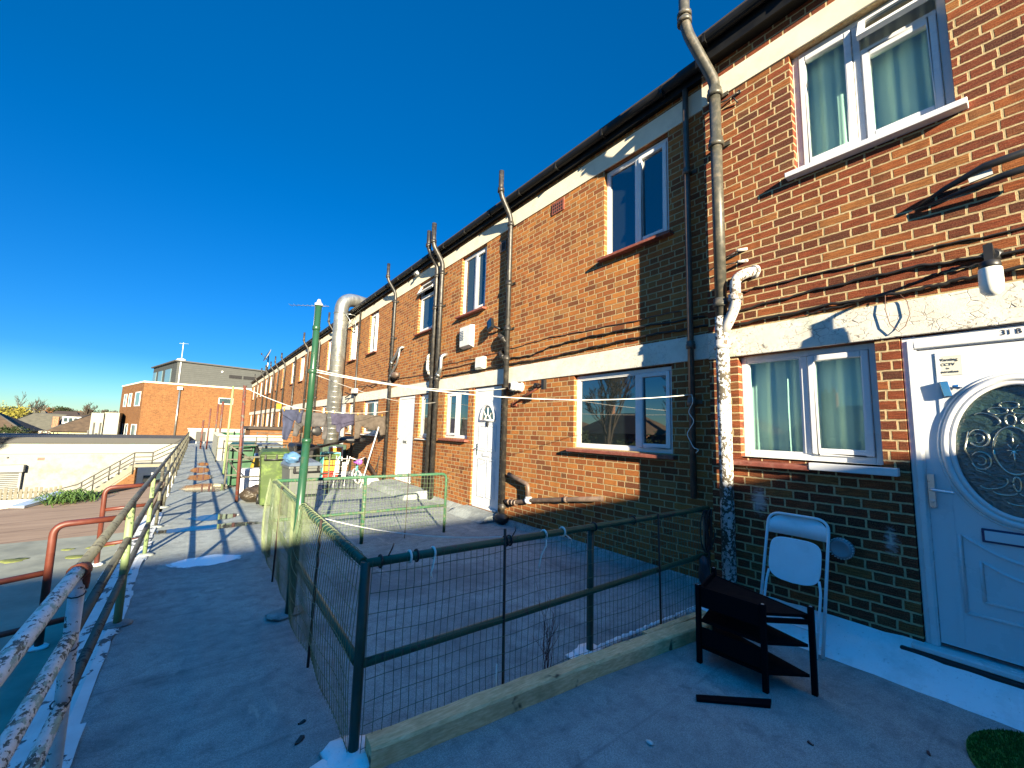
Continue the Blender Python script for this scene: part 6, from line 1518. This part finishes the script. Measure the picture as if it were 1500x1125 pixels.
b = MB(); b.hexa([(p0[0]-.2, 56.75, 8.06), (9., 56.75, 7.76), (9., 66.2, 7.62), (pl[0]-.3, pl[1]+.2, 8.02)], [(p0[0]-.2, 56.75, 8.2), (9., 56.75, 7.9), (9., 66.2, 7.76), (pl[0]-.3, pl[1]+.2, 8.16)]); b.build('roof_edge', M['roof_edge'], pw)
b = MB(); b.tube([(-1.95, 56.93, 5.5), (-1.95, 56.93, 8.05)], .08, 8); b.build('downpipe', M['vent_grey'], pw)
for (a, c) in ((2.49, 3.71), (3.88, 5.0)):
    b = MB(); b.box(a, c, 56.95, 57.0, 6.70, 7.08); b.build('window', M['dark'], t)
for (s0, s1) in ((2.0, 4.3), (5.7, 7.4), (8.6, 10.0)):
    nr = Vector((-L1.y, L1.x, 0)); q = Vector((p0[0], p0[1], 0))+L1*(s0+s1)/2; b = MB(); b.obox(q+nr*.02+Vector((0, 0, 6.65)), (s1-s0)/2, .05, .75, L1, nr); b.build('window', M['glass_sky'], t)
b = MB(); b.lathe((1.8, 57, 7.35), (0, -1, 0), [(0, .10), (.1, .12), (.14, .02)], 12); b.build('lamp', M['white_paint'], t)
b = MB(); b.lathe((-1.95, 57.2, 8.15), (0, 0, 1), [(0, .45), (.2, .4), (.32, .1)], 14); b.tube([(-1.95, 57.2, 8.3), (-1.95, 57.2, 10.2)], .035, 8); b.tube([(-2.3, 57.2, 10.1), (-1.5, 57.2, 10.15)], .012, 6); b.build('aerial', M['white_paint'], t)

t = thing('white_block', (-7.8, 61, -3.3), 'cream white block with slit windows left of the orange brick block', 'building')
b = MB(); b.box(-8.68, -7.76, 60, 63, -3.3, 2.2); b.box(-7.755, -6.6, 60.25, 63, -3.3, 2.28); b.build('wall', M['white_render'], t)
b = MB()
for x in (-8.45, -7.98): b.box(x, x+.14, 59.97, 60, .0, 1.2)
b.box(-8.25, -8.05, 59.96, 60.0, -3.3, .1); b.build('window', M['roof_edge'], t)
b = MB(); b.box(-8.8, -8.69, 59.9, 60.3, -3.3, .4); b.build('downpipe', M['rubber'], t)

def bungalow(label, x0, x1, y0, y1, ze, zr, wall, roof, ridge=None):
    t = thing('bungalow', ((x0+x1)/2, (y0+y1)/2, -3.3), label, 'house', 'houses beyond the garage')
    b = MB(); b.box(x0, x1, y0, y1, -3.3, ze); b.build('wall', M[wall], t)
    o = .5; hy = (y0+y1)/2; d = min((x1-x0)/2, (y1-y0)/2)*.95 if ridge is None else ridge
    b = MB(); b.add([(x0-o, y0-o, ze), (x1+o, y0-o, ze), (x1+o, y1+o, ze), (x0-o, y1+o, ze), (x0+d, hy, zr), (x1-d, hy, zr)], [(0, 1, 5, 4), (1, 2, 5), (2, 3, 4, 5), (3, 0, 4), (0, 3, 2, 1)]); rf = b.build('roof', M[roof], t)
    b = MB(); b.tube([(x0+d, hy, zr), (x1-d, hy, zr)], .10, 6); b.tube([(x0+d, hy, zr), (x0-o, y0-o, ze)], .08, 6); b.tube([(x1-d, hy, zr), (x1+o, y0-o, ze)], .08, 6); b.build('ridge_tiles', M['roof_edge'], rf)
    b = MB()
    for q in (.2, .6):
        xx = x0+(x1-x0)*q; b.box(xx, xx+1.1, y0-.03, y0, ze-1.5, ze-.35)
    f = b.build('window', M['glass_far'], t)
    return t, rf
bungalow('bungalow with a dark hipped roof at the left edge of the photo', -22.5, -15.6, 70, 77, -.1, 2.4, 'white_render', 'roof_brown')
bungalow('bungalow with a broad grey roof behind the dark hipped one', -21.5, -13.6, 88, 96, -.2, 2.1, 'white_render', 'roof_grey', 2.)
t3, rf3 = bungalow('cream bungalow with a brown hipped roof left of the white block', -14.2, -7.6, 75, 82, -.12, 2.35, 'cream_wall', 'roof_brown', 3.2)
t = thing('dormer_house', (-12.6, 86, -3.3), 'house with a white dormer and a red brick chimney between the grey and brown roofs', 'house', 'houses beyond the garage')
b = MB(); b.box(-15.8, -11, 86, 92, -3.3, .6); b.build('wall', M['white_render'], t)
b = MB(); b.hexa([(-16, 85.6, .6), (-10.8, 85.6, .6), (-10.8, 92, .6), (-16, 92, .6)], [(-15.2, 88, 2.1), (-11.4, 88, 2.1), (-11.4, 90, 2.1), (-15.2, 90, 2.1)]); b.build('roof', M['tiles'], t)
b = MB(); b.box(-15.2, -13.0, 85.3, 88, .75, 1.75); dm = b.build('dormer', M['upvc'], t)
b = MB()
for k in range(4): b.box(-15.05+.5*k, -14.7+.5*k, 85.25, 85.3, 1.0, 1.6)
b.build('window', M['glass_far'], dm)
b = MB(); b.box(-16.0, -15.4, 84.6, 85.3, -.5, 1.7); b.build('chimney', M['brick_wing'], t)

# ---------------------------------------------------------------- vegetation
def crown_leaves(mb, centre, rad, n, leaf, rnd, clumps=26, squash=.8):
    cl = []
    for k in range(clumps):
        u = Vector((rnd.gauss(0, 1), rnd.gauss(0, 1), rnd.gauss(0, 1))).normalized()*rnd.random()**.4
        cl.append((Vector((centre[0]+u.x*rad[0], centre[1]+u.y*rad[1], centre[2]+u.z*rad[2])), rnd.uniform(.16, .38)))
    vs = []; fs = []
    for k in range(n):
        c, s_ = rnd.choice(cl); p = c+Vector((rnd.gauss(0, rad[0]*s_*.6), rnd.gauss(0, rad[1]*s_*.6), rnd.gauss(0, rad[2]*s_*.6)))
        a = Vector((rnd.gauss(0, 1), rnd.gauss(0, 1), rnd.gauss(0, 1))).normalized(); b_ = a.orthogonal().normalized(); L = leaf*rnd.uniform(.6, 1.4); i0 = len(vs)
        vs += [p-b_*L*.4, p+a*L, p+b_*L*.4, p-a*L]; fs.append((i0, i0+1, i0+2, i0+3))
    mb.add(vs, fs)
def branches(mb, base, h, r, rnd, spread=.5, depth=4, twig_r=.012):
    def go(p, d, L, r_, dep):
        P = [p.copy()]; q = p.copy()
        for k in range(4):
            d = (d+Vector((rnd.uniform(-.18, .18), rnd.uniform(-.18, .18), rnd.uniform(-.05, .12)))).normalized(); q = q+d*L/4; P.append(q.copy())
            if dep > 0 and k >= 1:
                for _ in range(2 if dep < 3 else 1):
                    go(q.copy(), (d+Vector((rnd.uniform(-1, 1), rnd.uniform(-1, 1), rnd.uniform(-.1, .7)))*spread).normalized(), L*rnd.uniform(.5, .7), r_*.5, dep-1)
        mb.tube(P, [max(twig_r, r_*(1-.14*k)) for k in range(5)], 5 if dep < 2 else 8, 0, False)
    go(Vector(base), Vector((0, 0, 1)), h*.5, r, depth)
def tree(label, x, y, z, h, rad, n, leaf, mat, seed, cat='tree', name='leafy_shrub', group='trees and shrubs beyond the garage', trunk=.08):
    t = thing(name, (x, y, z), label, cat, group); rnd = random.Random(seed)
    b = MB(); crown_leaves(b, (x, y, z+h-rad[2]*.9), rad, n, leaf, rnd); b.build('crown', M[mat], t)
    b = MB(); branches(b, (x, y, z), h*.8, trunk, rnd, .5, 2, .02); b.build('trunk', M['bark'], t)
    return t
def bare(label, x, y, z, h, r, seed, depth=4, tw=.012, group='trees and shrubs beyond the garage'):
    t = thing('bare_tree', (x, y, z), label, 'tree', group); rnd = random.Random(seed)
    b = MB(); b.tube([(x, y, z), (x+.05, y, z+h*.12), (x, y+.04, z+h*.25)], [r*1.3, r*1.05, r], 10); b.build('trunk', M['bark'], t)
    b = MB()
    for k in range(3): branches(b, (x, y, z+h*(.2+.02*k)), h*.8, r*.8, rnd, .55, depth, tw)
    b.build('crown', M['bark'], t)
tree('dark green bushy shrub right behind the garage roof', -13.6, 58, -3.3, 3.6, (2.3, 1.2, 1.0), 2600, .12, 'leaf_dark', 1)
tree('second dark shrub, reddish brown at the top, behind the garage roof', -10.9, 58, -3.3, 3.3, (1.5, 1.0, .9), 1800, .10, 'leaf_red', 2)
tree('light green shrub beside the reddish shrub', -9.7, 60, -3.3, 3.2, (.8, .8, .9), 1100, .09, 'leaf_light', 3)
tree('pale flowering bush in front of the cream bungalow', -9.0, 62, -3.3, 3.2, (1.0, .8, .8), 1200, .09, 'leaf_pale', 4)
tree('small green shrub at the left edge behind the garage', -17.5, 60, -3.3, 3.0, (1.2, 1.0, .8), 1200, .1, 'leaf_light', 5)
tree('yellow-green willow rising behind the dark hipped bungalow', -25.5, 105, -3.3, 6.8, (4.2, 2.5, 2.4), 4200, .16, 'leaf_willow', 6, 'tree', 'willow_tree', trunk=.25)
bare('bare tree rising over the yellow-green willow', -23.5, 108, -3.3, 8.0, .2, 7, 3, .02)
bare('bare tree above the dormer house', -19.5, 130, -3.3, 7.6, .2, 8, 3, .03)
rnd = random.Random(77)
ORD = ['first', 'second', 'third', 'fourth', 'fifth', 'sixth', 'seventh', 'eighth', 'ninth', 'tenth', 'eleventh', 'twelfth']
PXS = [-.255, -.235, -.222, -.205, -.19, -.182, -.172, -.160, -.150, -.138, -.125, -.262]
kinds = [('leaf_rust', 'rusty'), ('leaf_dark', 'dark green'), ('bark_leaf', 'grey bare'), ('leaf_rust', 'brown')]
for i, (px_, y_, h_) in enumerate(((-.255, 190, 7.0), (-.235, 210, 7.6), (-.222, 220, 6.4), (-.205, 180, 7.4), (-.19, 230, 8.6), (-.182, 200, 8.3), (-.172, 240, 8.8), (-.160, 210, 7.6), (-.150, 250, 7.2), (-.138, 230, 8.0), (-.125, 260, 8.2), (-.262, 220, 6.2))):
    mt, wd = kinds[i % 4]; h2 = h_+(y_-200)*.01
    b = MB(); t = thing('far_tree', (px_*y_, y_, -3.3), '%s far tree, %s from the left in the skyline row' % (wd, ORD[sorted(PXS).index(px_)]), 'tree', 'far trees on the skyline'); r2 = random.Random(100+i)
    crown_leaves(b, (px_*y_, y_, -3.3+h2-2.2), (3.8, 3, 2.2), 1100, .35, r2); b.build('crown', M[mt], t)
    b = MB(); b.tube([(px_*y_, y_, -3.3), (px_*y_, y_, -3.3+h2*.7)], .25, 6); b.build('trunk', M['bark'], t)
for i, (px_, y_, mt, lab) in enumerate(((-.245, 150, 'tiles', 'tiny far house with a red roof below the bare skyline tree'), (-.215, 165, 'roof_grey', 'tiny far house with a grey roof on the skyline'), (-.178, 160, 'tiles', 'tiny far red roofed house near the white block'), (-.150, 170, 'tiles', 'tiny far red roofed house right above the white block'))):
    t = thing('far_house', (px_*y_, y_, -3.3), lab, 'house', 'far houses on the skyline')
    b = MB(); b.box(px_*y_-3, px_*y_+3, y_, y_+6, -3.3, 1.4); b.build('wall', M['white_render'] if i % 2 else M['brick_wing'], t)
    b = MB(); b.hexa([(px_*y_-3.4, y_-.4, 1.4), (px_*y_+3.4, y_-.4, 1.4), (px_*y_+3.4, y_+6.4, 1.4), (px_*y_-3.4, y_+6.4, 1.4)], [(px_*y_-2, y_+3, 3.4), (px_*y_+2, y_+3, 3.4), (px_*y_+2, y_+3.2, 3.4), (px_*y_-2, y_+3.2, 3.4)]); b.build('roof', M[mt], t)

# ---------------------------------------------------------------- behind and beside the camera (seen only in glass, or by its shadow)
t = thing('rear_wing', (-3, -12, -3.3), 'tall brick wing of the terrace standing across the walkway behind the camera', 'building')
b = MB(); b.box(-14, 4.15, -14, -9, -3.3, 3.97); b.build('wall', M['brick_wing'], t)
b = MB(); b.box(-14.05, 4.18, -14.05, -9.0, 3.97, 4.0); b.build('coping', M['frieze'], t)
bare('big bare tree standing off to the left across the yards, seen only mirrored in glass', -17., 21., -3.3, 10.5, .22, 41, 5, .012, 'trees seen only in the window glass')
bare('second bare tree across the yards, seen only mirrored in glass', -21., 16., -3.3, 9.5, .2, 43, 4, .014, 'trees seen only in the window glass')
for i, (x, y, rt_, zr) in enumerate(((-34, 32, 0, 4.2), (-36, 20, 0, 3.8), (-33, 8, 0, 4.4), (-38, 46, 0, 3.6))):
    t = thing('semi_house', (x, y, -3.3), ['brick house with a chimney across the yards, mirrored in the wide window', 'second brick house across the yards', 'third brick house across the yards', 'farthest brick house across the yards'][i], 'house', 'houses across the yards')
    b = MB(); b.box(x-4, x+4, y-5, y+5, -3.3, 1.6); b.build('wall', M['brick_wing'], t)
    b = MB(); b.add([(x-4.5, y-5.4, 1.6), (x+4.5, y-5.4, 1.6), (x+4.5, y+5.4, 1.6), (x-4.5, y+5.4, 1.6), (x, y-2, zr), (x, y+2, zr)], [(0, 1, 4), (1, 2, 5, 4), (2, 3, 5), (3, 0, 4, 5), (0, 3, 2, 1)]); rf = b.build('roof', M['roof_brown'], t)
    b = MB(); b.box(x-.4, x+.4, y+2, y+3, 1.8, zr+1.1)
    for q in (2.25, 2.75): b.lathe((x, y+q, zr+1.1), (0, 0, 1), [(0, .14), (.35, .11)], 10)
    b.build('chimney', M['brick_wing'], rf)
for i, (x, y) in enumerate(((-24, 30), (-26, 24), (-25, 17), (-27, 36), (-24, 10))):
    tree(['big','wide','low','tall','small'][i]+' dark evergreen hedge bush across the yards, seen only mirrored in glass', x, y, -3.3, 4.6, (2.6, 3.4, 2.3), 1800, .22, 'leaf_dark', 60+i, 'shrub', 'leafy_shrub', 'hedge bushes seen only in the window glass')
